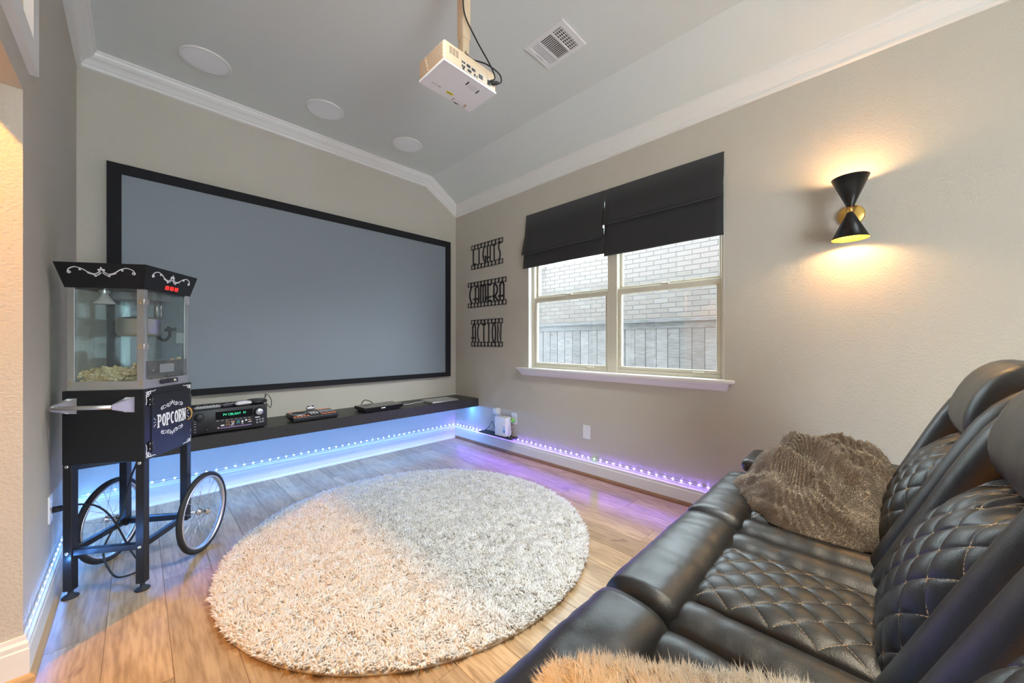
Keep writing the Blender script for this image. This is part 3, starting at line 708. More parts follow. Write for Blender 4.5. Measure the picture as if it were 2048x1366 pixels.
tag(MB().tube(smooth_pts([(2.14, 3.42, ST + .006), (2.08, 3.45, ST + .004), (1.98, 3.41, ST + .004), (1.9, 3.43, ST + .004), (1.84, 3.47, ST + .006), (1.80, 3.475, ST + .006)], 6), .0025, 6).build('charging_cable', M_whitep), 'thin white charging cable between laptop and disc deck', 'cable')

# ------------------------------------------------------------------ film-strip word signs on the window wall
def arc(cx, cy, rx, ry, a0, a1, n=10): return [(cx + rx * math.cos(math.radians(a0 + (a1 - a0) * i / n)), cy + ry * math.sin(math.radians(a0 + (a1 - a0) * i / n))) for i in range(n + 1)]
LET = {  # condensed art-deco strokes in a 1 x 1 cell; low waist
 'L': [[(.3, 1), (.3, .06), (.8, .06)]],
 'I': [[(.5, 1), (.5, 0)]],
 'G': [arc(.85, .55, .55, .48, 110, 250), [(.66, .10), (.82, .04), (.82, .42)], [(.82, .42), (.62, .36)]],
 'H': [[(.2, 1), (.2, 0)], [(.75, 1), (.75, 0)], [(-.02, .28), (.85, .28)]],
 'T': [[(.5, 1), (.5, 0)], [(.12, .95), (.88, .95)]],
 'S': [[(.85, 1)] + arc(.6, .75, .25, .25, 100, 200, 6) + [(.55, .5)] + arc(.35, .28, .28, .28, 20, -80, 6)],
 'C': [arc(.95, .5, .75, .56, 118, 242)],
 'A': [[(.2, 0), (.2, .80)] + arc(.48, .80, .28, .17, 180, 0, 8) + [(.76, 0)], [(-.12, .24), (.86, .24)]],
 'M': [[(.1, 0), (.1, .97), (.9, .97), (.9, 0)], [(.5, .97), (.5, 0)]],
 'E': [[(.85, .95), (.3, .95), (.3, .05), (.85, .05)], [(-.02, .26), (.8, .26)]],
 'R': [[(.25, 0), (.25, 1)], [(.25, .95)] + arc(.25, .62, .55, .33, 80, -80, 10), [(-.05, .28), (.4, .28), (.85, 0)]],
 'O': [arc(.5, .5, .32, .52, 0, 370, 24)],
 'N': [[(.2, 0), (.2, 1), (.8, .0), (.8, 1)]],
}
def sign(word, label, ya, yb, z0, z1, n):
    t = thing('word_sign', label, 'wall sign', (XR, (ya + yb) / 2, z0), group='film strip signs beside the window')
    W = ya - yb; H = z1 - z0; d0, d1 = .002, .007
    Pf = lambda x, y, d=0.0: V(XR - d, ya - x, z0 + y)
    cwid = W / n; bh = cwid * .92
    for zz in (0, H - bh):
        mb = MB(); K = 16
        for i in range(n):
            cx, cy = (i + .5) * cwid, zz + bh / 2; r = min(cwid, bh) * .415
            circ = [(cx + r * math.cos(2 * PI * k / K), cy + r * math.sin(2 * PI * k / K)) for k in range(K)]
            sq = []
            for k in range(K):
                c, s = math.cos(2 * PI * k / K), math.sin(2 * PI * k / K); m = max(abs(c), abs(s)); sq.append((cx + c / m * cwid / 2, cy + s / m * bh / 2))
            vs = [Pf(x, y, d) for d in (d0, d1) for ring in (sq, circ) for x, y in ring]
            fs = []
            for k in range(K):
                j = (k + 1) % K
                fs += [(2 * K + k, 2 * K + j, 3 * K + j, 3 * K + k), (k, K + k, K + j, j), (K + k, 3 * K + k, 3 * K + j, K + j), (k, j, 2 * K + j, 2 * K + k)]
            mb.add(vs, fs)
        mb.build('film_strip_bar', M_blackp, t, org=t.location)
    lw = W / (len(word) + .25); hh = H - 2 * bh
    for i, ch in enumerate(word):
        mb = MB(); x0 = lw * (i + .12); st = lw * .19
        for k, pl in enumerate(LET[ch]):
            mb.ribbon([(x0 + px * lw, bh - .004 + py * (hh + .008)) for px, py in pl], st, Pf, d0 + .0003 * k, d1 - .0003 * k)
        mb.build('letter', M_blackp, t, org=t.location)
sign('LIGHTS', 'black film strip sign reading LIGHTS, topmost of the three', 3.350, 2.822, 2.005, 2.285, 9)
sign('CAMERA', 'black film strip sign reading CAMERA, widest and in the middle', 3.412, 2.770, 1.563, 1.858, 11)
sign('ACTION', 'black film strip sign reading ACTION, lowest of the three', 3.352, 2.825, 1.113, 1.420, 9)

# ------------------------------------------------------------------ wall sconce
scn = thing('wall_sconce', 'black hourglass wall sconce with gold lining and brass backplate', 'sconce', (XR, .085, 1.848))
ax = XR - .125
Mc = Matrix.Translation(V(ax - XR, 0, 0))
def cone(name, z_in, z_out, m_out, sgn):
    mb = MB(); mb.lathe([(.013, z_in), (.0765, z_out), (.0750, z_out), (.0118, z_in + sgn * .002)], 48, M=Mc); o = mb.build(name, m_out, scn)
    mb = MB(); mb.lathe([(.0112, z_in + sgn * .004), (.0745, z_out - sgn * .0006)], 48, M=Mc); mb.build('gold_lining', M_gold, o); return o
M_bronze = mat('black_satin_bronze', (.018, .016, .015), .33, .4)
cone('upper_shade', .014, .168, M_bronze, 1); cone('lower_shade', -.014, -.152, M_bronze, -1)
MB().lathe([(.0125, -.014), (.0125, .014)], 24, M=Mc, cap0=True, cap1=True).build('collar', M_brass, scn)
MB().lathe([(0, .016), (.052, .016), (.056, .012), (.056, 0)], 40, M=Matrix.Rotation(-PI / 2, 4, 'Y')).build('backplate', M_brass, scn)
MB().tube([(-.015, 0, 0), (ax - XR, 0, 0)], .008, 12).build('arm', M_brass, scn)
for s, zb, zl in ((1, .110, .140), (-1, -.085, -.118)):
    MB().lathe([(.008, zb - s * .03), (.012, zb), (.018, zb + s * .012), (.016, zb + s * .024), (0, zb + s * .028)], 18, M=Mc).build('bulb', M_bulb, scn)
    lamp('sconce_lamp', 'POINT', (ax - XR, 0, zl + s * .006), 1.4 if s > 0 else 2.0, (1.0, .76, .42), .012, parent=scn)

# ------------------------------------------------------------------ ceiling speakers and vent
for (x, y, lb) in ((.32, 3.19, 'round white ceiling speaker nearest the left wall'), (1.065, 3.17, 'round white ceiling speaker, middle of the three'), (1.80, 3.165, 'round white ceiling speaker nearest the window wall')):
    s_ = thing('ceiling_speaker', lb, 'speaker', (x, y, ZC), group='ceiling speakers in front of the screen')
    MB().lathe([(.136, 0), (.137, -.006), (.132, -.010), (.124, -.008)], 48).build('rim', M_white, s_)
    MB().lathe([(.125, -.0045), (.09, -.0062), (0, -.007)], 48).build('grille', mat('perforated_white_grille', (.93, .94, .95), .6, bump=(900, .4, .001)), s_)
vt = thing('ceiling_vent', 'white rectangular ceiling air vent with three banks of louvres', 'vent', (1.855, 1.44, ZC))
vw, vh = .125, .150
for (a, b, c, d) in ((-vw, -vh, vw, -vh + .035), (-vw, vh - .03, vw, vh), (-vw, -vh + .035, -vw + .03, vh - .03), (vw - .03, -vh + .035, vw, vh - .03), (-vw + .03, -.048, vw - .03, -.040), (-vw + .03, .048, vw - .03, .056)):
    MB().box((a, b, -.009), (c, d, 0)).build('frame_bar', M_whitep, vt)
MB().box((-vw + .028, -vh + .03, -.0012), (vw - .028, vh - .028, 0)).build('duct', mat('duct_dark', (.02, .015, .012), .9), vt)
for i in range(14):
    x = -vw + .034 + i * .0135
    MB().prism([(-.0036, -.0065), (.0036, -.0050), (.0036, -.0040), (-.0036, -.0055)], lambda a, b, d, x=x: V(x + a, d, b), -.040, .048).build('louvre', M_whitep, vt)
for (y0, hw_, n) in ((-.106, .0034, 5), (.063, .0060, 5)):
    for i in range(n):
        y = y0 + i * .0135
        MB().prism([(-hw_, -.0062), (hw_, -.0050), (hw_, -.0040), (-hw_, -.0052)], lambda a, b, d, y=y: V(d, y + a, b), -vw + .03, vw - .03).build('louvre', M_whitep, vt)
for i in range(7): MB().box((-vw + .045 + i * .026, -.115, -.0035), (-vw + .052 + i * .026, -.048, -.0015)).build('damper_rib', M_whitep, vt)
MB().rbox((-.010, vh - .020, -.018), (.010, vh - .010, -.007), .002, 1).build('damper_lever', M_whitep, vt)
MB().box((-.034, vh - .0245, -.0095), (.034, vh - .0225, -.0085)).build('lever_slot', M_black, vt)

# ------------------------------------------------------------------ projector
pj = thing('ceiling_projector', 'white projector hanging from a cream ceiling pole', 'projector', (1.105, 1.455, 2.402))
px, py, pz = .157, .104, .098
MB().rbox((-px, -py, .008), (px, py, pz), .010, 3).build('body', M_cream, pj)
bp_ = MB(); nt_ = [(-px, -py), (px, -py), (px, py), (.115, py), (.110, py - .035), (.025, py - .035), (.020, py - .004), (-px, py - .004)]
bp_.prism(nt_, lambda a, b, d: V(a, b, d), 0, .010); bpl = bp_.build('base_plate', M_whitep, pj)
MB().lathe([(.034, 0), (.034, .020), (.026, .022), (.024, .012), (0, .010)], 28, M=Matrix.Translation(V(.068, py - .014, .04)) @ Matrix.Rotation(-PI / 2, 4, 'X')).build('lens', M_blackgloss, pj)
MB().rbox((.034, py - .032, .004), (.102, py - .002, .012), .003, 2).build('lens_shroud', M_whitep, pj)
bf = lambda x, y, d=0.0: V(x, y, -d)
for (a, b, c, e) in ((.005, -.075, .012, -.047), (.078, -.062, .085, -.034)):
    MB().prism([(a, b), (c, b), (c, e), (a, e)], bf, -.001, .0006).build('foot_slot', M_blackp, bpl)
MB().prism([(-.030, .050), (.010, .050), (.010, .064), (-.030, .064)], bf, -.001, .0006).build('laser_sticker', M_yellow, bpl)
for i in range(3): MB().prism([(-.026, .053 + i * .0035), (.000, .053 + i * .0035), (.000, .0545 + i * .0035), (-.026, .0545 + i * .0035)], bf, 0, .0008).build('sticker_print', M_blackp, bpl)
MB().prism([(.020, -.070), (.070, -.070), (.070, -.036), (.020, -.036)], bf, -.001, .0004).build('rating_label', mat('pale_label', (.70, .71, .72), .5), bpl)
MB().prism([(-.118, .052), (-.082, .052), (-.082, .055), (-.118, .055)], bf, -.001, .0006).build('maker_print', M_grey, bpl)
MB().prism([(-.080, .050), (-.066, .050), (-.066, .057), (-.080, .057)], bf, -.001, .0006).build('maker_print', M_grey, bpl)
# side grille (left side, -x) : small dark tiles stand in for the shade in its holes
gb = MB(); gh = MB()
for iy in range(20):
    for iz in range(9):
        y = -.090 + iy * .0094; z = .020 + iz * .0082
        if abs(y - .030 - (z - .05) * .3) < .006: continue
        gh.prism([(y - .0033 + (iz % 2) * .0045, z - .0028), (y + .0033 + (iz % 2) * .0045, z - .0028), (y + .0033 + (iz % 2) * .0045, z + .0028), (y - .0033 + (iz % 2) * .0045, z + .0028)], lambda a, b, d: V(-px - d, a, b), -.001, .0005)
o = gh.build('side_grille', M_creamdark, pj); o['kind'] = 'stuff'
rf = lambda x, y, d=0.0: V(x, -py - d, y)
for c in range(3):
    for r in range(6): MB().prism([(-.128 + c * .018, .048 + r * .0055), (-.114 + c * .018, .048 + r * .0055), (-.114 + c * .018, .051 + r * .0055), (-.128 + c * .018, .051 + r * .0055)], rf, -.001, .0005).build('vent_slot', M_creamdark, pj)
MB().prism([(-.062, .012), (.140, .012), (.140, .058), (-.062, .058)], rf, -.001, .0006).build('port_panel', mat('pale_port_panel', (.70, .58, .44), .5), pj)
for (x, y, w, h) in ((-.055, .046, .004, .004), (-.044, .046, .004, .004), (-.055, .028, .004, .004), (-.044, .028, .004, .004), (-.050, .018, .005, .005), (-.020, .044, .011, .006), (.010, .042, .011, .006), (-.014, .024, .011, .006), (.018, .022, .005, .006), (.032, .021, .003, .006), (.055, .032, .013, .010), (.108, .030, .010, .012)):
    MB().prism([(x - w, y - h), (x + w, y - h), (x + w, y + h), (x - w, y + h)], rf, -.001, .0016).build('port', M_blackp, pj)
# mount: square tube with a slotted foot
MB().rbox((-.010, -.050, pz - .002), (.040, .000, pz + .012), .003, 1).build('mount_foot', M_cream, pj)
MB().rbox((-.006, -.046, pz + .010), (.034, -.006, pz + .14), .004, 2).build('lower_tube', M_cream, pj)
MB().rbox((-.010, -.050, pz + .13), (.038, -.002, ZC - pj.location.z), .004, 2).build('upper_tube', M_cream, pj)
MB().prism([(.000, pz + .012), (.020, pz + .012), (.017, pz + .060), (.010, pz + .070), (.003, pz + .060)], lambda a, b, d: V(a, -.046 - d, b), -.001, .001).build('cable_slot', M_creamdark, pj)
MB().lathe([(.075, 0), (.075, -.012), (.05, -.018)], 30, M=Matrix.Translation(V(.014, -.026, ZC - pj.location.z)), cap1=True).build('ceiling_flange', M_cream, pj)
PO = pj.location
tag(MB().tube(smooth_pts([PO + V(-.01, -.03, .62), PO + V(-.018, -.062, .48), PO + V(-.012, -.062, .33), PO + V(.04, -.085, .22), PO + V(.100, -.125, .10), PO + V(.120, -.135, .045), PO + V(.100, -.118, .028)], 8), .0035, 8).build('video_cable', M_rubber), 'black cable running down the projector pole to its rear ports', 'cable')
tag(MB().tube(smooth_pts([PO + V(.012, -.050, pz + .05), PO + V(.03, -.075, pz + .02), PO + V(.09, -.105, pz + .015), PO + V(.165, -.118, pz + .0), PO + V(.175, -.122, .06), PO + V(.145, -.118, .042), PO + V(.122, -.107, .036)], 8), [.0035] * 36 + [.005, .006, .008, .009, .010, .010, .010][:1 + 6 * 8 - 36] + [.010] * max(0, 49 - 36 - 7), 8).build('power_cable', M_rubber), 'black power cable looping from pole slot to projector socket', 'cable')

# ------------------------------------------------------------------ wall plates, router
def plate(label, Pf, w, h, kind, cat='outlet'):
    t = thing('wall_plate', label, cat, Pf(0, 0, 0)[:]); o = t.location
    mb = MB(); mb.prism([(-w + .003, -h), (w - .003, -h), (w, -h + .003), (w, h - .003), (w - .003, h), (-w + .003, h), (-w, h - .003), (-w, -h + .003)], Pf, 0, .005); p = mb.build('plate', M_whitep, t, org=o)
    if kind == 'outlet':
        for yy in (-.020, .020):
            mb = MB(); mb.prism([(-.016, yy - .014), (.016, yy - .014), (.016, yy + .014), (-.016, yy + .014)], Pf, .004, .0065); s = mb.build('socket', M_whitep, t, org=o)
            mb = MB()
            for xx in (-.007, .005): mb.box((xx, yy - .003, 0), (xx + .002, yy + .006, 0)) if False else mb.prism([(xx, yy - .003), (xx + .002, yy - .003), (xx + .002, yy + .006), (xx, yy + .006)], Pf, .006, .0068)
            mb.build('slot', M_blackp, s, org=o)
    else:
        for yy in (-.030, .030): MB().lathe([(.003, .0045), (.003, .0058), (0, .006)], 8, M=Matrix.Translation(Pf(0, yy, 0)) @ (Pf(0, 0, 1) - Pf(0, 0, 0)).to_track_quat('Z', 'Y').to_matrix().to_4x4()).build('screw', M_silver, t, org=o)
    return t
Rw = lambda y, z: (lambda a, b, d=0.0: V(XR - d, y - a, z + b))
plate('blank white cover plate low on the window wall', Rw(1.778, .378), .036, .058, 'blank', 'cover plate')
plate('white outlet half hidden behind the router, nearer the corner', Rw(2.90, .395), .036, .058, 'outlet')
plate('white outlet beside the router with a green plug', Rw(2.655, .370), .036, .058, 'outlet')
Lw = lambda y, z: (lambda a, b, d=0.0: V(XL + d, y + a, z + b))
plate('white outlet on the left wall behind the popcorn cart', Lw(2.625, .412), .042, .060, 'outlet')
mb = MB(); mb.rbox((XR - .105, 2.60, .1715), (XR - .001, 3.10, .1840), .003, 1, smooth=False)
tr = tag(mb.build('router_ledge', M_blackp), 'small black ledge on the baseboard holding the router', 'ledge')
ro = thing('router', 'white box router with blue sticker on the small black ledge', 'router', (XR - .058, 2.765, .1845))
MB().rbox((-.045, -.085, 0), (.040, .085, .200), .014, 3).build('case', M_whitep, ro)
MB().rbox((-.040, -.080, .1995), (.035, .080, .2025), .001, 1).build('top_grille', mat('router_top', (.62, .60, .56), .5), ro)
MB().prism([(-.074, .045), (-.048, .045), (-.048, .105), (-.074, .105)], lambda a, b, d: V(-.045 - d, a, b), -.001, .0006).build('sticker', M_blue, ro)
MB().prism([(-.070, .075), (-.052, .075), (-.052, .098), (-.070, .098)], lambda a, b, d: V(-.0456 - d, a, b), -.001, .0006).build('sticker_mark', M_paintwhite, ro)
tag(MB().rbox((XR - .046, 2.868, .385), (XR - .0062, 2.935, .450), .006, 2).build('power_adapter', M_whitep), 'white power adapter plugged in above the router', 'adapter')
gp = thing('green_plug', 'bright green plug in the outlet beside the router', 'plug', (XR - .026, 2.655, .350))
MB().lathe([(0, -.019), (.016, -.019), (.021, -.012), (.019, .008), (.010, .019), (0, .019)], 20, M=Matrix.Rotation(-PI / 2, 4, 'Y')).build('body', M_green, gp)
for i, (pts, m, lb) in enumerate((([(XR - .044, 2.655, .350), (XR - .062, 2.662, .30), (XR - .058, 2.648, .24), (XR - .070, 2.655, .20), (XR - .08, 2.66, .188)], M_whitep, 'pale cord hanging from the green plug to the ledge'),
                                  ([(XR - .02, 2.63, .28), (XR - .045, 2.635, .245), (XR - .04, 2.64, .20), (XR - .075, 2.63, .188)], mat('brown_cord', (.20, .13, .05), .6), 'brown cord curling down beside the router'),
                                  ([(XR - .05, 2.872, .20), (XR - .045, 2.92, .26), (XR - .03, 2.96, .30), (XR - .04, 3.0, .24), (XR - .05, 3.06, .188)], M_rubber, 'black cord looping from the router towards the corner'))):
    tag(MB().tube(smooth_pts(pts, 6), .003, 6).build('patch_lead', m), lb, 'cord')

# ------------------------------------------------------------------ popcorn cart
ct = thing('popcorn_cart', 'black vintage-style popcorn cart with glass case and two spoked wheels', 'popcorn cart', (-.014, 2.640, 0), math.radians(-34))
HX, HY = .157, .168                      # half sizes of the box
# frame: four legs, cross bars, feet
lx, ly = .138, .150
for sx_ in (-1, 1):
    for sy_ in (-1, 1):
        zb = .034 if sy_ < 0 else .185
        lg = MB().rbox((sx_ * lx - .017, sy_ * ly - .017, zb), (sx_ * lx + .017, sy_ * ly + .017, .602), .002, 1, smooth=False).build('leg', M_blackpaint, ct)
        if sy_ < 0:
            MB().lathe([(.0, 0), (.026, 0), (.028, .004), (.022, .010), (.010, .014), (.008, .034), (0, .034)], 20, M=Matrix.Translation(V(sx_ * lx, sy_ * ly, 0))).build('levelling_foot', M_rubber, lg)
            for dz in (.205, .595):
                MB().lathe([(.008, 0), (.008, .003), (.004, .005), (0, .005)], 12, M=Matrix.Translation(V(sx_ * lx, sy_ * ly - .017, dz)) @ Matrix.Rotation(PI / 2, 4, 'X')).build('bolt', M_chrome, lg)
zb = .205
MB().rbox((-lx + .017, -ly - .012, zb - .014), (lx - .017, -ly + .012, zb + .014), .002, 1, smooth=False).build('cross_bar', M_blackpaint, ct)
MB().rbox((-lx + .017, ly - .012, zb - .014), (lx - .017, ly + .012, zb + .014), .002, 1, smooth=False).build('cross_bar', M_blackpaint, ct)
for sx_ in (-1, 1): MB().rbox((sx_ * lx - .012, -ly + .017, zb - .013), (sx_ * lx + .012, ly - .017, zb + .013), .002, 1, smooth=False).build('side_bar', M_blackpaint, ct)
# wheels
WR = .213; wy = .172
def wheel(x):
    rot = Matrix.Translation(V(x, wy, WR)) @ Matrix.Rotation(PI / 2, 4, 'Y')
    N = 48; tr_ = .013
    tyre = MB(); tyre.lathe([(WR - tr_ + tr_ * math.cos(a), tr_ * math.sin(a)) for a in [2 * PI * k / 10 for k in range(11)]], N, M=rot); w = tyre.build('wheel', M_rubber, ct); w['label'] = 'black rubber tyre'
    rim = MB(); rim.lathe([(WR - .0225, -.010), (WR - .0225, .010), (WR - .030, .011), (WR - .034, .0), (WR - .030, -.011), (WR - .0225, -.010)], N, M=rot); rim.build('rim', M_alu, w)
    hub = MB(); hub.lathe([(.0, -.034), (.008, -.034), (.008, -.026), (.019, -.024), (.019, -.020), (.010, -.017), (.010, .017), (.019, .020), (.019, .024), (.008, .026), (.008, .034), (0, .034)], 16, M=rot); hub.build('hub', M_chrome, w)
    for i in range(20):
        a = 2 * PI * i / 20; s = 1 if i % 2 else -1; b = a + (.9 if (i // 2) % 2 else -.9)
        p0 = rot @ V(.018 * math.cos(b), .018 * math.sin(b), s * .022); p1 = rot @ V((WR - .030) * math.cos(a), (WR - .030) * math.sin(a), 0)
        MB().tube([p0, p1], .0011, 5).build('spoke', M_chrome, w)
wheel(-.212); wheel(.212)
MB().tube([(-.245, wy, WR), (.245, wy, WR)], .006, 10).build('axle', M_chrome, ct)
# lower box
B0, B1 = .602, .935
bx = MB()
bx.rbox((-HX, -HY, B0), (HX, HY, B1), .003, 1, smooth=False); box_ = bx.build('base_cabinet', M_blackpaint, ct)
# four named face planes: A (towards the camera), B (door side)
FA = lambda x, y, d=0.0: V(x, -HY - d, y)
FBp = lambda x, y, d=0.0: V(HX + d, x, y)
# door on B
dr = MB(); d0_, d1_ = -.128, .152
dr.prism([(d0_, B0 + .030), (d1_, B0 + .030), (d1_, B1 - .032), (d0_, B1 - .032)], FBp, -.002, .0035); door = dr.build('door', M_blackpaint, ct)
for z in (B0 + .062, B1 - .062):
    h = MB(); h.prism([(d0_ - .018, z - .021), (d0_ + .010, z - .021), (d0_ + .010, z + .021), (d0_ - .018, z + .021)], FBp, .003, .0055); hg = h.build('hinge', M_blackp, door)
    k = MB(); k.tube([FBp(d0_ - .003, z - .021, .007), FBp(d0_ - .003, z + .021, .007)], .004, 8); k.build('hinge_pin', M_blackp, hg)
    for a in (-.013, .006):
        for b in (-.012, .012): MB().lathe([(.003, 0), (.002, .0018), (0, .002)], 8, M=Matrix.Translation(FBp(d0_ + a, z + b, .0055)) @ Matrix.Rotation(PI / 2, 4, 'Y')).build('hinge_screw', M_chrome, hg)
MB().tube(smooth_pts([FBp(.128, .735, .004), FBp(.134, .748, .014), FBp(.137, .768, .018), FBp(.134, .790, .014), FBp(.126, .805, .004)], 6), .004, 8).build('door_pull', M_brass, door)
# lettering POPCORN, stroke letters with slab serifs
SL_ = {
 'P': [[(.22, 0), (.22, 1)], [(.22, .95), (.55, .95)] + arc(.55, .70, .25, .25, 90, -90, 8) + [(.22, .45)]],
 'O': [arc(.5, .5, .32, .46, 0, 368, 26)],
 'C': [arc(.52, .5, .33, .46, 48, 312, 18)],
 'R': [[(.22, 0), (.22, 1)], [(.22, .95), (.55, .95)] + arc(.55, .72, .24, .23, 90, -90, 8) + [(.22, .49)], [(.48, .49), (.86, .0)]],
 'N': [[(.2, 0), (.2, 1)], [(.2, 1), (.8, 0)], [(.8, 0), (.8, 1)]],
}
SER = {'P': [(.22, 0), (.18, 1)], 'R': [(.22, 0), (.18, 1), (.84, 0)], 'N': [(.2, 0), (.14, 1), (.8, 1)], 'O': [], 'C': []}
tx0, tw_, th_ = -.092, .206, .058
for i, ch in enumerate('POPCORN'):
    mb = MB(); lw = tw_ / 7; x0 = tx0 + lw * i; arcz = .006 * (1 - ((i - 3) / 3) ** 2) * 0
    zc = .742 + arcz
    f = lambda x, y, d: FBp(x, y, d)
    for k, pl in enumerate(SL_[ch]):
        mb.ribbon([(x0 + px_ * lw * .98, zc + py_ * th_) for px_, py_ in pl], .0078 if k == 0 else .0068, f, .0036 - .0004 * k, .0048 - .0002 * k)
    for (px_, py_) in SER[ch]:
        mb.ribbon([(x0 + (px_ - .24) * lw, zc + py_ * th_), (x0 + (px_ + .24) * lw, zc + py_ * th_)], .006, f, .003, .0043)
    mb.build('letter', M_paintwhite, door)
def scrolls(name, f, lines, w, par, d0=.0004, d1=.0012):
    mb = MB()
    for k, l in enumerate(lines): mb.ribbon(l, w, f, d0, d1 - .00005 * (k % 6))
    return mb.build(name, M_paintwhite, par)
def flourish(cx, cz, s, up):
    L = []
    for m in (-1, 1):
        L.append(smooth_pts([(cx, cz + up * s * .30), (cx + m * s * .12, cz + up * s * .10), (cx + m * s * .35, cz - up * s * .02), (cx + m * s * .62, cz + up * s * .12), (cx + m * s * .85, cz + up * s * .10)], 4))
        L.append([(cx + m * s * .85 + m * a, cz + up * b) for a, b in spiral(0, 0, s * .13, s * .03, -PI / 2, 1.2, 14)])
        L.append([(cx + m * s * .40 + m * a, cz + up * (s * .12 + b)) for a, b in spiral(0, 0, s * .11, s * .03, -PI / 2, -1.1, 12)])
        L.append([(cx + m * s * .16 + m * a, cz + up * (s * .22 + b)) for a, b in spiral(0, 0, s * .10, s * .02, PI, 1.0, 12)])
        L.append(smooth_pts([(cx + m * s * .55, cz - up * s * .02), (cx + m * s * .75, cz - up * s * .06), (cx + m * s * 1.0, cz - up * s * .02)], 4))
    L.append([(cx - s * .08, cz + up * s * .12), (cx, cz + up * s * .34), (cx + s * .08, cz + up * s * .12)])
    return L
scrolls('scroll_ornament', FBp, flourish(.010, .832, .080, 1), .0024, door, .003, .0046)
scrolls('scroll_ornament', FBp, flourish(.010, .712, .080, -1), .0024, door, .003, .0046)
for m, x in ((-1, -.102), (1, .122)):
    scrolls('scroll_ornament', FBp, [smooth_pts([(x, .770 + k * .010), (x + m * .006, .770 + k * .014), (x + m * .014, .770 + k * .022)], 4) for k in (-1, 0, 1)], .0022, door, .003, .0046)
def corner(cx, cz, mx_, mz_):
    s = .055
    P = lambda a, b: (cx + mx_ * a * s, cz + mz_ * b * s)
    loop = lambda ox, oy, r, a0: [P(ox + r * math.cos(a0 + 2 * PI * i / 14), oy + r * .65 * math.sin(a0 + 2 * PI * i / 14)) for i in range(15)]
    return [smooth_pts([P(.22, .22), P(.55, .06), P(.85, .10), P(1.15, .02)], 4), smooth_pts([P(.22, .22), P(.06, .55), P(.12, .85), P(.03, 1.2)], 4), loop(.38, .20, .18, 0), loop(.20, .40, .15, 1), loop(.16, .16, .12, 2)]
for (cx, cz, a, b) in ((-HY + .008, B1 - .008, 1, -1), (HY - .008, B1 - .008, -1, -1), (-HY + .008, B0 + .008, 1, 1), (HY - .008, B0 + .008, -1, 1)):
    scrolls('corner_ornament', FBp, corner(cx, cz, a, b), .0028, box_, -.0002, .0012)
# push handle on A
hz = .868
MB().tube([(-.136, -HY - .072, hz), (.085, -HY - .072, hz)], .0095, 12).build('push_handle', M_alu, ct)
for x in (-.135, .085):
    mb = MB(); mb.prism([(-HY, hz - .036), (-HY, hz + .034), (-HY - .074, hz + .012), (-HY - .080, hz), (-HY - .074, hz - .012)], lambda a, b, d, x=x: V(x + d, a, b), 0, .003)
    mb.prism([(x, hz - .036), (x + .034, hz - .036), (x + .034, hz + .034), (x, hz + .034)], FA, 0, .003)
    br_ = mb.build('handle_bracket', M_alu, ct)
    mb = MB()
    # folded side wing running from bar end to the face
    mb.add([V(x + .003, -HY - .078, hz + .010), V(x + .034, -HY - .003, hz + .034), V(x + .034, -HY - .003, hz - .036), V(x + .003, -HY - .078, hz - .010), V(x + .005, -HY - .080, hz + .010), V(x + .036, -HY - .004, hz + .034), V(x + .036, -HY - .004, hz - .036), V(x + .005, -HY - .080, hz - .010)], [(0, 1, 2, 3), (7, 6, 5, 4), (0, 4, 5, 1), (1, 5, 6, 2), (2, 6, 7, 3), (3, 7, 4, 0)]); mb.build('bracket_wing', M_alu, br_)
# glass case
C0, C1 = .935, 1.412; cx_, cy_ = .146, .156
MB().box((-cx_, -cy_, C0), (cx_, cy_, C0 + .012)).build('case_floor', M_alu, ct)
for sx_ in (-1, 1):
    for sy_ in (-1, 1):
        mb = MB(); p = [(0, 0), (.026, 0), (.026, .003), (.003, .003), (.003, .026), (0, .026)]
        mb.prism(p, lambda a, b, d: V(sx_ * (cx_ - a), sy_ * (cy_ - b), d), C0 + .012, C1); po = mb.build('corner_post', M_alu, ct)
        if sy_ < 0:
            for z in (C0 + .024, C0 + .038): MB().lathe([(.0035, 0), (.0028, .002), (0, .0022)], 8, M=Matrix.Translation(V(sx_ * (cx_ - .010), -cy_, z)) @ Matrix.Rotation(PI / 2, 4, 'X')).build('rivet', M_brass, po)
for sy_ in (-1, 1): MB().box((-cx_ + .026, sy_ * (cy_ - .0015) - .0015, C0 + .012), (cx_ - .026, sy_ * (cy_ - .0015) + .0015, C0 + .040)).build('bottom_rail', M_alu, ct)
for sx_ in (-1, 1): MB().box((sx_ * (cx_ - .0015) - .0015, -cy_ + .026, C0 + .012), (sx_ * (cx_ - .0015) + .0015, cy_ - .026, C0 + .042)).build('bottom_rail', M_alu, ct)
for sy_ in (-1, 1): MB().box((-cx_ + .006, sy_ * (cy_ - .006) - .0015, C0 + .014), (cx_ - .006, sy_ * (cy_ - .006) + .0015, C1)).build('glass_panel', M_caseglass, ct)
MB().box((-cx_ + .0045, -cy_ + .006, C0 + .014), (-cx_ + .0075, cy_ - .006, C1)).build('glass_panel', M_caseglass, ct)
gd = MB().box((cx_ - .002, -cy_ + .016, 1.070), (cx_ + .002, cy_ - .014, C1 - .012)).build('glass_door', M_caseglass, ct)
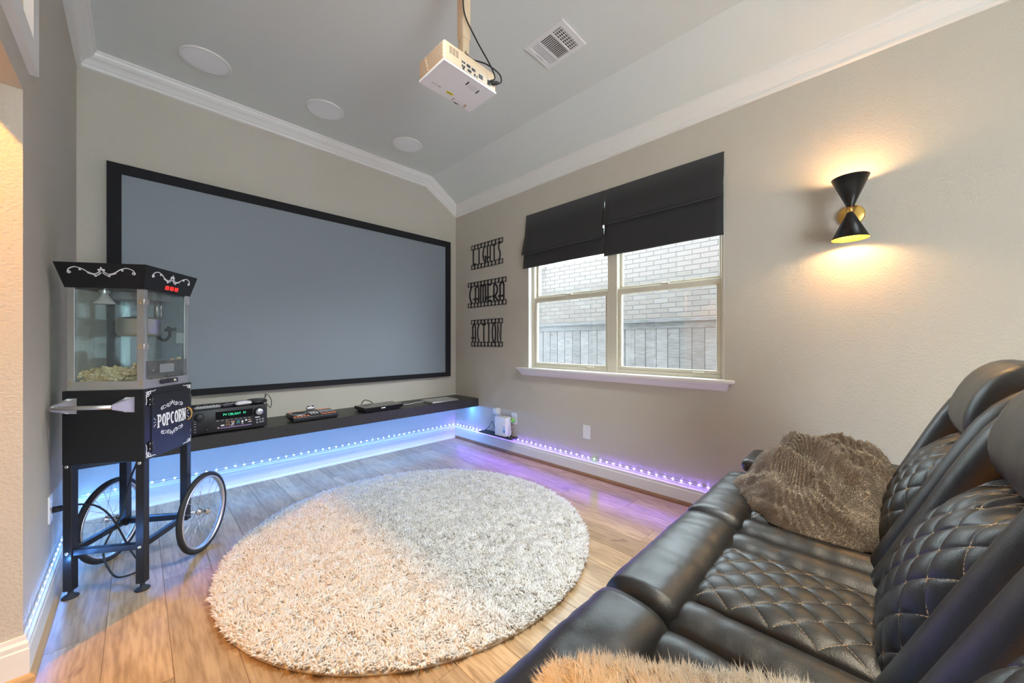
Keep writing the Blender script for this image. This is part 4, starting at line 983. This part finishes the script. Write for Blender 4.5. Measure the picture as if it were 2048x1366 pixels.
for z in (1.135, 1.345):
    h = MB(); h.prism([(-cy_ + .001, z - .013), (-cy_ + .030, z - .013), (-cy_ + .030, z + .013), (-cy_ + .001, z + .013)], lambda a, b, d: V(cx_ + d, a, b), .0005, .0035)
    h.prism([(cx_ - .024, z - .013), (cx_ + .001, z - .013), (cx_ + .001, z + .013), (cx_ - .024, z + .013)], lambda a, b, d: V(a, -cy_ - d, b), .0, .0025)
    h.tube([(cx_ + .003, -cy_ - .002, z - .014), (cx_ + .003, -cy_ - .002, z + .014)], .004, 8); ho = h.build('door_hinge', M_steel, gd)
    for dz in (-.008, .008): MB().lathe([(.0038, 0), (.003, .002), (0, .0024)], 8, M=Matrix.Translation(V(cx_ - .012, -cy_ - .0025, z + dz)) @ Matrix.Rotation(PI / 2, 4, 'X')).build('hinge_screw', M_brass, ho)
fl_ = MB().box((cx_ - .003, -cy_ + .014, C0 + .046), (cx_ + .001, cy_ - .010, 1.066)).build('scoop_flap', M_flap, ct)
MB().box((cx_ + .001, -.055, C0 + .070), (cx_ + .0018, .045, C0 + .112)).build('warning_print', mat('faded_print', (.22, .235, .24), .6), fl_)
MB().box((cx_ - .002, .060, 1.150), (cx_ + .0026, .115, 1.205)).build('notice_print', mat('faint_notice', (.20, .25, .25), .6), gd)
MB().rbox((cx_ + .001, -.055, C0 + .014), (cx_ + .010, .065, C0 + .036), .003, 1).build('drawer_pull', M_blackp, ct)
MB().lathe([(.008, 0), (.009, .004), (.005, .010), (0, .011)], 14, M=Matrix.Translation(V(cx_ + .010, .030, C0 + .026)) @ Matrix.Rotation(PI / 2, 4, 'Y')).build('pull_knob', M_chrome, ct)
# lid: flared hood
Z0, Z1 = 1.402, 1.512; a0, b0, a1, b1 = HX - .006, HY - .006, HX + .018, HY + .018
hood = MB(); hood.loft([[V(-a0, -b0, Z0), V(a0, -b0, Z0), V(a0, b0, Z0), V(-a0, b0, Z0)], [V(-a1, -b1, Z1), V(a1, -b1, Z1), V(a1, b1, Z1), V(-a1, b1, Z1)]], smooth=False)
hd = hood.build('hood', M_blackpaint, ct)
FHA = lambda x, y, d=0.0: V(x, -(b0 + (b1 - b0) * y / (Z1 - Z0)) - d, Z0 + y)
FHB = lambda x, y, d=0.0: V(a0 + (a1 - a0) * y / (Z1 - Z0) + d, x, Z0 + y)
def crest(s, z):
    L = []
    for m in (-1, 1):
        L.append([(m * x, y + z) for x, y in smooth_pts([(0, .030), (s * .05, .012), (s * .20, .000), (s * .38, .006), (s * .55, .020), (s * .75, .028), (s * .92, .020), (s * .985, .006)], 5)])
        L.append([(m * (s * .935 + a), z + .006 + b) for a, b in spiral(0, 0, s * .05, s * .015, 0, -1.1, 14)])
        L.append([(m * x, y + z) for x, y in smooth_pts([(s * .02, .006), (s * .14, -.006), (s * .28, -.002), (s * .42, .004)], 5)])
        L.append([(m * (s * .62 + a), z + .018 + b) for a, b in spiral(0, 0, s * .035, s * .01, PI / 2, 1.0, 10)])
        L.append([(m * (s * .20 + a), z - .008 + b) for a, b in spiral(0, 0, s * .03, s * .01, PI, 1.0, 10)])
        L.append([(m * (s * .07 + a), z + .018 + b) for a, b in spiral(0, 0, s * .03, s * .008, -PI / 2, 1.0, 10)])
    return L
scrolls('scroll_ornament', FHA, crest(.130, .062), .0036, hd, -.0004, .0016)
scrolls('scroll_ornament', FHB, crest(.135, .062), .0036, hd, -.0004, .0016)
for i in range(3):
    m = MB(); x = -.022 + i * .033; m.rbox((x - .012, .016, -.001), (x + .012, .036, .004), .002, 1); m.v = [tuple(FHB(p[0], p[1], p[2])) for p in m.v]; sw = m.build('rocker_switch', M_red, hd)
    k = MB(); k.prism([(x - .014, .014), (x + .014, .014), (x + .014, .038), (x - .014, .038)], FHB, -.001, .0008); k.build('switch_bezel', M_blackp, sw)
MB().prism([(cy_ - .028, C1 - .046), (cy_ + .004, C1 - .052), (cy_ + .004, C1), (cy_ - .034, C1)], lambda a, b, d: V(cx_ + d, a, b), .002, .006).build('hood_bracket', M_grey, hd)
# kettle, rod, lamp
kz = 1.185; kx, ky = .015, .02
ket = MB(); ket.lathe([(.0, 0), (.070, 0), (.080, .006), (.086, .020), (.086, .080), (.089, .083), (.089, .086), (.084, .086), (.084, .082)], 40, M=Matrix.Translation(V(kx, ky, kz))); kt = ket.build('kettle', M_steel, ct)
MB().lathe([(.085, .084), (.060, .094), (.012, .099), (0, .099)], 36, M=Matrix.Translation(V(kx, ky, kz))).build('kettle_lid', M_steel, kt)
MB().rbox((kx - .105, ky - .014, kz + .050), (kx - .080, ky + .014, kz + .078), .003, 1).build('kettle_lug', M_blackp, kt)
MB().tube(smooth_pts([(kx + .020, ky + .070, kz + .01), (kx + .045, ky + .095, kz - .02), (kx + .065, ky + .105, kz + .01), (kx + .060, ky + .10, kz + .055)], 6), .007, 8).build('kettle_cord', M_rubber, kt)
MB().tube([(kx + .055, ky + .085, kz + .035), (kx + .080, ky + .122, kz + .040)], [.008, .011], 10).build('kettle_handle', M_rubber, kt)
MB().tube([(kx + .020, ky + .082, kz + .08), (kx + .020, ky + .082, Z0)], .010, 12).build('support_tube', M_steel, ct)
MB().tube([(kx + .055, ky + .055, kz + .09), (kx + .055, ky + .055, Z0)], .004, 10).build('agitator_rod', M_chrome, ct)
MB().tube([(kx, ky, kz + .09), (kx, ky, Z0)], .006, 10).build('agitator_rod', M_chrome, ct)
hl_ = MB(); hl_.lathe([(.014, .0), (.014, -.022), (.019, -.032), (.036, -.058), (.036, -.064), (.0, -.068)], 28, M=Matrix.Translation(V(-.065, -.075, Z0))); hl_.build('heat_lamp', M_lampglass, ct)
MB().lathe([(.020, .002), (.020, -.014)], 20, M=Matrix.Translation(V(-.065, -.075, Z0))).build('lamp_socket', M_steel, ct)
MB().box((-.11, -.03, Z0 - .035), (.10, .10, Z0 + .002)).build('motor_box', M_grey, ct)
# popcorn heaped on the case floor
pk = MB(); cr = math.cos(math.radians(-34)); sr = math.sin(math.radians(-34))
M_pop = mat('popped_corn', (.93, .82, .56), .7, var=(30, (.70, .42, .12), .8), bump=(120, .5, .004))
def popped(c, r):
    bm = bmesh.new(); bmesh.ops.create_icosphere(bm, subdivisions=1, radius=r)
    sd = random.random() * 100
    vs = []
    for v in bm.verts:
        k = 1 + .55 * noise.noise(v.co / r * 1.6 + V(sd, 0, 0)); vs.append(c + v.co * k)
    bm.verts.index_update(); fs = [tuple(v.index for v in f.verts) for f in bm.faces]; bm.free(); pk.add(vs, fs, True)
for i in range(1700):
    x = random.uniform(-cx_ + .022, cx_ - .022); y = random.uniform(-cy_ + .020, cy_ - .02)
    h = .030 + .075 * abs(x / cx_ + .10) ** 1.4 + .012 * math.sin(x * 40 + y * 22)
    if x > .02: h += .012
    z = C0 + .019 + random.random() ** .6 * h
    X = x * cr - y * sr + ct.location.x; Y = x * sr + y * cr + ct.location.y
    popped(V(X, Y, z), random.uniform(.0068, .0105))
pc = pk.build('popcorn_pile', M_pop, fix=False); tag(pc, 'heap of yellow popcorn on the floor of the glass case', 'popcorn', kind='stuff')
# power cord
def cw_(x, y, z): return (x * cr - y * sr + ct.location.x, x * sr + y * cr + ct.location.y, z)
crd = thing('mains_lead', 'black power cord from the popcorn cart to the left wall outlet', 'cord', (XL + .04, 2.625, .40))
pts = [cw_(-.03, .06, .600), cw_(-.035, .075, .54), cw_(-.07, .09, .46), cw_(-.10, .10, .36), cw_(-.095, .06, .27), cw_(-.11, -.02, .14), cw_(-.05, -.05, .03), cw_(.0, -.04, .012), cw_(.01, .03, .012), cw_(-.05, .05, .10), cw_(-.10, .02, .27), cw_(-.13, -.03, .36), (XL + .075, 2.645, .40), (XL + .05, 2.625, .402)]
MB().tube(smooth_pts(pts, 7), .0042, 8).build('cable', M_rubber, crd, org=crd.location)
MB().tube([(XL + .008, 2.625, .402), (XL + .030, 2.625, .402), (XL + .050, 2.627, .402), (XL + .075, 2.637, .402)], [.014, .014, .010, .006], 12).build('plug', M_rubber, crd, org=crd.location)

# ------------------------------------------------------------------ reclining sofa
so = thing('reclining_sofa', 'black leather three-seat reclining sofa with quilted seats and headrests', 'sofa', (1.20, .10, 0))
SO = so.location
def sp(mb, name, m=None, par=None, fix=True): return mb.build(name, m or M_leather, par or so, org=SO, fix=fix)
def nz(p, s, a, seed=0): return a * noise.noise(V(p[0] * s + seed, p[1] * s, p[2] * s))
def rounded_bar(x0, x1, prof, er, wr=0.0, seed=0, nx=26, pucker=1.0):
    """closed profile [(y, z)] swept along x with rounded ends and soft wrinkles across the bar"""
    cyy = sum(p[0] for p in prof) / len(prof); czz = sum(p[1] for p in prof) / len(prof); loops = []
    for i in range(nx + 1):
        s = i / nx; e = .5 - .5 * math.cos(s * PI) if False else s
        x = x0 + (x1 - x0) * e; de = min(x - x0, x1 - x)
        k = 1.0 if de >= er else math.sqrt(max(0, 1 - (1 - de / er) ** 2)) * .35 + .65
        if i in (0, nx): k = .60
        lp = []
        for (y, z) in prof:
            q = V(x, cyy + (y - cyy) * k, czz + (z - czz) * k)
            if wr: q += V(0, 0, 1) * wr * noise.noise(V(x * 34 + seed, (y + z) * 6, seed)) + V(0, 1, 0) * wr * .5 * noise.noise(V(x * 22, y * 7, z * 5 + seed))
            lp.append(q)
        loops.append(lp)
    return MB().loft(loops)
def ell(cy, cz, ry, rz, n=28, p=2.6):
    out = []
    for k in range(n):
        a = 2 * PI * k / n; c, s = math.cos(a), math.sin(a)
        out.append((cy + ry * math.copysign(abs(c) ** (2 / p), c), cz + rz * math.copysign(abs(s) ** (2 / p), s)))
    return out
def quilt_h(a, b):
    """puffed diamond height 0..1 at diamond coordinates a, b"""
    return (abs(math.sin(PI * a)) * abs(math.sin(PI * b))) ** .30
def stitches(surf, lines, name, par, w=.0011, dash=.0062, gap=.0024):
    mb = MB()
    for ln_ in lines:
        pts = [surf(*q) for q in ln_]; acc = 0.0; cur = []
        L = 0
        i = 0; pos = pts[0]; on = True; need = dash
        seg = [pos]
        while i < len(pts) - 1:
            d = (pts[i + 1] - pos).length
            if d >= need and d > 1e-9:
                pos = pos + (pts[i + 1] - pos) * (need / d); seg.append(pos)
                if on and len(seg) > 1: mb.tube([seg[0], seg[-1]], w, 4, smooth=False)
                on = not on; need = dash if on else gap; seg = [pos]
            else:
                need -= d; i += 1; pos = pts[i]; seg.append(pos)
    if mb.v: return sp(mb, name, M_thread, par)
def diamond_lines(u0, u1, v0, v1, pu, pv, keep=lambda u, v: True, step=.006):
    """lines of a = u/pu + v/pv and b = u/pu - v/pv at whole numbers, as lists of (u, v)"""
    out = []
    rng_ = int((max(abs(u0), abs(u1)) / pu + max(abs(v0), abs(v1)) / pv)) + 2
    for sgn in (1, -1):
        for k in range(-rng_, rng_ + 1):
            cur = []; n = int((v1 - v0) / step)
            for j in range(n + 1):
                v = v0 + (v1 - v0) * j / n; u = (k - sgn * v / pv) * pu
                if u0 <= u <= u1 and keep(u, v): cur.append((u, v))
                else:
                    if len(cur) > 2: out.append(cur)
                    cur = []
            if len(cur) > 2: out.append(cur)
    return out
SW = .61; XS = [.585, 1.195, 1.805]; SEATZ = .462
seat_names = ('near', 'middle', 'far')
P0 = V(0, -.012, .468); UPv = V(0, -.40, .9165); NRv = V(0, .9165, .40)
def BK(w, t, n, xc): return V(xc + w, 0, 0) + P0 + UPv * t + NRv * n
for si, xc in enumerate(XS):
    # front roll (padded top of the footrest) and footrest front
    o = sp(rounded_bar(xc - SW / 2 + .004, xc + SW / 2 - .004, ell(.432, .432, .108, .090, 32, 2.7), .035, .007, si * 9.1), 'front_roll'); 
    fp = MB(); fp.rbox((xc - SW / 2 + .008, .452, .095), (xc + SW / 2 - .008, .522, .42), .028, 3); sp(fp, 'footrest_front')
    # quilted middle of the seat
    qw = .172; pu, pv = .083, .086
    y0s, y1s = .365, -.06
    def seat_surf(u, v, xc=xc):
        # u across, v = y
        cr_ = 1 - abs(u / qw) ** 5
        dome = .030 * max(0, cr_) ** .5 + .010 * math.sin(PI * min(1, max(0, (v + .08) / .46)))
        fr = min(1, max(0, (y0s - v) / .05)); fr = fr * (2 - fr)
        q = quilt_h(u / pu + v / pv, u / pu - v / pv)
        return V(xc + u, v, SEATZ + (dome + .0080 * q * (.15 + .85 * max(0, cr_))) * (.35 + .65 * fr) - .012 * (1 - fr))
    mb = MB(); mb.grid(lambda a, b: seat_surf(-qw + 2 * qw * a, y0s + (y1s - y0s) * b), 150, 186); qs = sp(mb, 'quilted_seat', fix=False)
    if si > 0:
        stitches(lambda u, v: seat_surf(u, v) + V(0, 0, .0018), diamond_lines(-qw + .006, qw - .006, y1s + .03, y0s - .02, pu, pv), 'stitching', qs)
    # side bolsters of the seat
    for s in (-1, 1):
        def bol(a, b, s=s, xc=xc):
            u = qw - .004 + (SW / 2 - qw + .002) * a; v = y0s + (y1s - y0s) * b
            fr = min(1, max(0, (y0s - v) / .05)); fr = math.sqrt(fr * (2 - fr))
            h = (abs(math.sin(PI * min(1, max(0, a)))) ** .55) * .040 * (.3 + .7 * fr)
            return V(xc + s * u, v, SEATZ - .004 + h + .0022 * noise.noise(V(xc + u * 9, v * 26, s)) - .010 * (1 - fr))
        mb = MB(); mb.grid(bol, 18, 56, flip=(s < 0)); sp(mb, 'seat_bolster', fix=False)
    sb_ = MB(); sb_.box((xc - SW / 2 + .002, -.10, .06), (xc + SW / 2 - .002, .42, SEATZ - .004)); sp(sb_, 'seat_base')
    # back: shell, quilted panel, wings, headrest
    bs = MB(); loops = []
    for t, n0, n1 in ((-.16, -.24, -.06), (.0, -.24, -.05), (.35, -.21, -.06), (.56, -.19, -.075), (.66, -.17, -.10), (.70, -.15, -.125)):
        loops.append([BK(-SW / 2 + .004, t, n0, xc), BK(SW / 2 - .004, t, n0, xc), BK(SW / 2 - .004, t, n1, xc), BK(-SW / 2 + .004, t, n1, xc)])
    bs.loft(loops, smooth=False); sp(bs, 'back_shell')
    bw = .186; T1 = .46; pu2, pv2 = .088, .094
    def back_surf(u, v, xc=xc):
        cr_ = max(0, 1 - (u / (bw + .02)) ** 4) ** .5
        k = v / T1
        dome = -.050 + .092 * cr_ * (math.sin(PI * min(1, max(0, (k * .86 + .14)))) ** .6)
        # gathers where the panel tucks under the headrest
        g = max(0, (k - .72) / .28); gath = .010 * g * math.sin(u * 95 + 2 * math.sin(u * 31)) - .030 * g ** 2
        q = quilt_h(u / pu2 + v / pv2, u / pu2 - v / pv2) * (1 - .6 * g)
        return BK(u, v, dome +   .0095 * q * (.25 + .75 * cr_) + gath, xc)
    mb = MB(); mb.grid(lambda a, b: back_surf(-bw + 2 * bw * a, -.045 + (T1 + .045) * b), 150, 190, flip=True); qb = sp(mb, 'quilted_back', fix=False)
    if si > 0:
        stitches(lambda u, v: back_surf(u, v) + NRv * .0020, diamond_lines(-bw + .006, bw - .006, .01, T1 - .02, pu2, pv2), 'stitching', qb, .0012, .0066, .0024)
    for s in (-1, 1):
        loops = []; K = 24
        ts = [-.05, -.035, -.01, .04, .10, .17, .24, .31, .38, .45, .51, .56, .60, .63, .650, .66]
        for t in ts:
            kk = 1.0
            if t < .0: kk = .72 + .28 * (t + .05) / .05
            if t > .50: kk = math.sqrt(max(.02, 1 - ((t - .50) / .165) ** 2))
            cn = -.055 - .020 * max(0, (t - .40) / .26) ** 1.5; rn = .085 * kk; rw = .066 * (kk * .5 + .5)
            lp = []
            for j in range(K):
                a = 2 * PI * j / K; c, sn = math.cos(a), math.sin(a)
                lp.append(BK(s * (.242) + rw * math.copysign(abs(c) ** .8, c), t, cn + rn * math.copysign(abs(sn) ** .8, sn) + nz((t, a, s), 3, .003, si), xc))
            loops.append(lp)
        mb = MB(); mb.loft(loops); wg = sp(mb, 'back_wing')
        seam = lambda u, v: BK(s * (.242) + s * (-.066) * 0 + s * .0665, v, -.055 + u, xc)
        if si > 0: stitches(seam, [[(.012, t_ * .01) for t_ in range(2, 50)], [(.020, t_ * .01) for t_ in range(2, 50)]], 'seam_stitching', wg, .0012, .006, .004)
    # headrest pillow
    hp = []
    for k in range(30):
        a = 2 * PI * k / 30; c, s_ = math.cos(a), math.sin(a)
        hp.append((.565 + .140 * math.copysign(abs(s_) ** .85, s_), -.060 + .098 * math.copysign(abs(c) ** .85, c)))
    loops = []; NX = 26; hw = .197
    for i in range(NX + 1):
        x = -hw + 2 * hw * i / NX; de = min(x + hw, hw - x); k = 1 if de > .06 else math.sqrt(max(0, 1 - (1 - de / .06) ** 2)) * .55 + .45
        loops.append([BK(x, .565 + (t - .565) * (k * .35 + .65), -.060 + (n + .060) * k + nz((x * 4, t * 5, n * 5), 2, .003, si), xc) for t, n in hp])
    mb = MB(); mb.loft(loops); sp(mb, 'headrest')
pl_ = MB(); pl_.box((.06, -.34, 0), (2.36, .40, .10)); sp(pl_, 'plinth', M_blackp)
# armrests with cup holders
def arm(xa, xb, nm):
    mb = MB(); mb.rbox((xa, -.30, .05), (xb, .44, .54), .03, 3); a = sp(mb, 'armrest')
    mb = MB(); mb.rbox((xa - .004, .13, .505), (xb + .004, .475, .572), .030, 4); sp(mb, 'arm_pad', par=a)
    mb = MB(); mb.rbox((xa + .004, -.22, .535), (xb - .004, .125, .612), .028, 4); sp(mb, 'console_lid', par=a)
    xm = (xa + xb) / 2
    mb = MB(); mb.lathe([(.046, 0), (.046, .004), (.040, .005), (.037, -.002)], 28, M=Matrix.Translation(V(xm, .215, .5725))); sp(mb, 'cup_holder', M_steel, a)
arm(2.116, 2.385, 'far'); arm(.03, .274, 'near')

# ------------------------------------------------------------------ throw blanket heaped on the far seat
M_thr = fur_mat('taupe_faux_fur', (.40, .34, .275), (.86, .80, .72))
tb = thing('throw_blanket', 'crumpled taupe faux fur throw heaped on the far sofa seat', 'blanket', (1.86, .15, .47))
TB = tb.location
outl = [(1.92, .455), (1.80, .415), (1.70, .345), (1.625, .245), (1.590, .125), (1.630, .005), (1.76, -.055), (1.93, -.095), (2.07, -.09), (2.15, .0), (2.16, .15), (2.13, .30), (2.05, .42)]
oc = [Vector((p[0], p[1])) for p in outl]; cen = Vector((1.90, .165))
sm = [Vector(p) for p in smooth_pts([(p.x, p.y) for p in oc], 16, True)]
ang = sorted([(math.atan2(p.y - cen.y, p.x - cen.x), (p - cen).length) for p in sm])
aa = np.array([a for a, r in ang]); rr_ = np.array([r for a, r in ang])
def orad(th): return float(np.interp((th + PI) % (2 * PI) - PI, aa, rr_, period=2 * PI))
RIDGES = [([(2.05, .43), (1.92, .33), (1.80, .22), (1.72, .08)], .050, .020), ([(1.90, .44), (1.78, .34), (1.69, .23), (1.65, .10)], .044, .018), ([(2.08, .33), (1.97, .23), (1.87, .11), (1.80, .0)], .058, .021),
          ([(2.11, .24), (2.04, .17), (2.01, .06), (1.99, -.09)], .052, .018), ([(2.14, .16), (2.13, .05), (2.09, -.08)], .045, .017), ([(1.96, .12), (1.92, .03), (1.88, -.06)], .040, .015), ([(1.76, .38), (1.68, .30), (1.63, .20)], .026, .013), ([(1.70, .16), (1.65, .07), (1.66, -.01)], .030, .013)]
RIDGES = [([Vector(q) for q in smooth_pts(p, 7)], h, w) for p, h, w in RIDGES]
def folds(x, y):
    q = Vector((x + .026 * noise.noise(V(x * 8, y * 8, 3.1)), y + .026 * noise.noise(V(x * 8 + 7, y * 8, 6.3))))
    out = 0.0
    for pts, h, w in RIDGES:
        best = 9; bi = 0
        for i, p in enumerate(pts):
            d = (p - q).length_squared
            if d < best: best = d; bi = i
        k = math.sin(PI * (bi + 1.5) / (len(pts) + 2)) ** .5
        g = h * k * math.exp(-best / (2 * w * w))
        out = max(out, g) + .3 * min(out, g)
    k = min(1, max(0, (.30 - y) / .32)); an = -.72 + (-.05 + .72) * k + .5 * noise.noise(V(x * 5, y * 5, 1.0))
    d = -x * math.sin(an) * 0 + (q.x * math.cos(an) + q.y * math.sin(an)) + .02 * noise.noise(V(x * 7, y * 7, 9.0))
    am = max(0, .55 + .9 * noise.noise(V(x * 7 + 3, y * 7, 4.0)))
    out += .017 * am * (1 - abs(math.sin(d * 62))) ** 1.3
    return out + .009 * noise.noise(V(x * 12, y * 12, 2.0)) + .003 * noise.noise(V(x * 34, y * 34, 5.0))
def thr(rho, th):
    R = orad(th); x = cen.x + math.cos(th) * R * rho; y = cen.y + math.sin(th) * R * rho
    tilt = max(0, min(1, (x - 1.60) / .45)) ** .7
    H = .10 + .155 * tilt + .05 * max(0, (.35 - y)) - .10 * max(0, y - .28) / .15
    if y < .05: H += .10 * (.05 - y) / .15 * tilt
    dome = max(0, 1 - rho ** 3.2) ** .62
    f = folds(x, y)
    z = .488 + (H - .03) * dome + 1.25 * f * (dome ** .5)
    out = .016 * noise.noise(V(math.cos(th) * 5, math.sin(th) * 5, 2.2)) * rho
    return V(x + out * math.cos(th), y + out * math.sin(th), max(.484, z))
NT, NR = 220, 84
mb = MB(); vs = []; fs = []
for j in range(NR + 1):
    for i in range(NT): vs.append(thr(max(.001, (j / NR) ** .8), 2 * PI * i / NT - PI))
for j in range(NR):
    for i in range(NT): fs.append((j * NT + i, (j + 1) * NT + i, (j + 1) * NT + (i + 1) % NT, j * NT + (i + 1) % NT))
mb.add(vs, fs, True)
cl_ = mb.build('cloth', mat('taupe_fur_base', (.50, .43, .355), .95), tb, org=TB, fix=False)
va = np.array([tuple(v) for v in vs]) - np.array(TB); fa = np.array(fs)
def scatter(va, fa, N):
    q = va[fa]; n = np.cross(q[:, 2] - q[:, 0], q[:, 3] - q[:, 1]); ar = np.linalg.norm(n, axis=1); n /= ar[:, None] + 1e-12
    idx = rng.choice(len(fa), N, p=ar / ar.sum()); u = rng.random((N, 1)); v = rng.random((N, 1)); qq = q[idx]
    p = qq[:, 0] * (1 - u) * (1 - v) + qq[:, 1] * u * (1 - v) + qq[:, 2] * u * v + qq[:, 3] * (1 - u) * v
    return p, n[idx]
N = 120000
p_, n_ = scatter(va, fa, N); 
if n_[:, 2].mean() < 0: n_ = -n_
ck = np.floor(p_ / .012).astype(int); h = (ck[:, 0] * 73856093 ^ ck[:, 1] * 19349663 ^ ck[:, 2] * 83492791) % 4096
lt_ = rng.normal(0, .55, (4096, 3)); ltone = rng.random(4096)
le = np.array([tuple(noise.noise_vector(V(a * 14, b * 14, c * 14))) for a, b, c in p_]) * 1.1 + rng.normal(0, .22, (N, 3)); le[:, 2] -= .3
lowf = np.array([noise.noise(V(a * 9, b * 9, c * 9)) for a, b, c in p_[::1]])
tn = np.clip(.46 + .35 * lowf + .25 * (ltone[h] - .5) + rng.normal(0, .16, N), 0, 1)
pile('fur', p_ - n_ * .001, n_, np.clip(rng.normal(.0055, .0015, N), .003, .009), np.full(N, .0007), le, M_thr, tb, tn)

# ------------------------------------------------------------------ fluffy cushion on the near seat
M_cus = fur_mat('cream_long_fur', (.93, .83, .70), (.99, .96, .90))
cu_ = thing('fur_cushion', 'fluffy cream long-haired cushion on the near sofa seat', 'cushion', (.43, .13, .50))
Mq = Matrix.Translation(V(0, 0, .072)) @ Matrix.Rotation(math.radians(28), 4, 'Z') @ Matrix.Rotation(math.radians(-7), 4, 'X')
hs_ = .205; vs = []; NU = 40
def cush(a, b, s):
    x, y = 2 * a - 1, 2 * b - 1
    k = (1 - x ** 4) * (1 - y ** 4); k = max(0, k)
    pin = 1 - .06 * (1 - abs(x)) * 0 - .05 * (1 - x * x) * abs(y) ** 3
    px = hs_ * x * (1 - .07 * (1 - y * y) * abs(x)); pyy = hs_ * y * (1 - .07 * (1 - x * x) * abs(y))
    return Mq @ V(px, pyy, s * .075 * k ** .5)
top = MB(); top.grid(lambda a, b: cush(a, b, 1), NU, NU); nb_ = len(top.v); top.grid(lambda a, b: cush(a, b, -1), NU, NU, flip=True)
cb = top.build('cover', mat('cream_fur_base', (.92, .82, .68), .95), cu_, fix=False)
va = np.array(top.v); fa = np.array(top.f[:NU * NU])
N = 42000
p_, n_ = scatter(va, fa, N)
if n_[:, 2].mean() < 0: n_ = -n_
ck = np.floor(p_ / .014).astype(int); h = (ck[:, 0] * 73856093 ^ ck[:, 1] * 19349663 ^ ck[:, 2] * 83492791) % 4096
le = lt_[h] * .9 + rng.normal(0, .22, (N, 3)) + (p_ - p_.mean(0)) * 2.2
tn = np.clip(.55 + .6 * (ltone[h] - .5) + rng.normal(0, .15, N), 0, 1)
pile('fur', p_, n_, np.clip(rng.normal(.034, .006, N), .015, .05), np.full(N, .0011), le, M_cus, cu_, tn)

# ------------------------------------------------------------------ round shag rug
M_rug = fur_mat('cream_shag', (.90, .86, .79), (.985, .975, .95))
rg = thing('shag_rug', 'large round cream shag rug in front of the sofa', 'rug', (1.225, 1.985, 0))
RR = 1.0
MB().lathe([(0, .001), (RR, .001), (RR, .010), (RR - .01, .014), (0, .014)], 96).build('backing', mat('rug_backing', (.80, .74, .64), .95), rg)
N = 110000
r_ = RR * np.sqrt(rng.random(N)); th = rng.random(N) * 2 * PI
bx_ = np.stack([r_ * np.cos(th), r_ * np.sin(th), np.full(N, .011)], 1)
# clumps: neighbouring tufts lean together
cell = .030
ix = np.floor(bx_[:, 0] / cell).astype(int) + 100; iy = np.floor(bx_[:, 1] / cell).astype(int) + 100
tab = rng.normal(0, .5, (200, 200, 2)); ltab = rng.random((200, 200))
cl = tab[ix % 200, iy % 200]; cv = ltab[ix % 200, iy % 200]
lean = np.zeros((N, 3)); lean[:, :2] = cl + rng.normal(0, .35, (N, 2))
edge = np.clip((r_ - (RR - .05)) / .05, 0, 1)
lean[:, 0] += np.cos(th) * edge * .9; lean[:, 1] += np.sin(th) * edge * .9
ln = .024 + .008 * cv + rng.normal(0, .004, N)
tone = np.clip(.35 + .45 * cv + rng.normal(0, .22, N), 0, 1)
pile('pile', bx_, np.tile([0, 0, 1.], (N, 1)), ln, np.full(N, .0042), lean, M_rug, rg, tone)
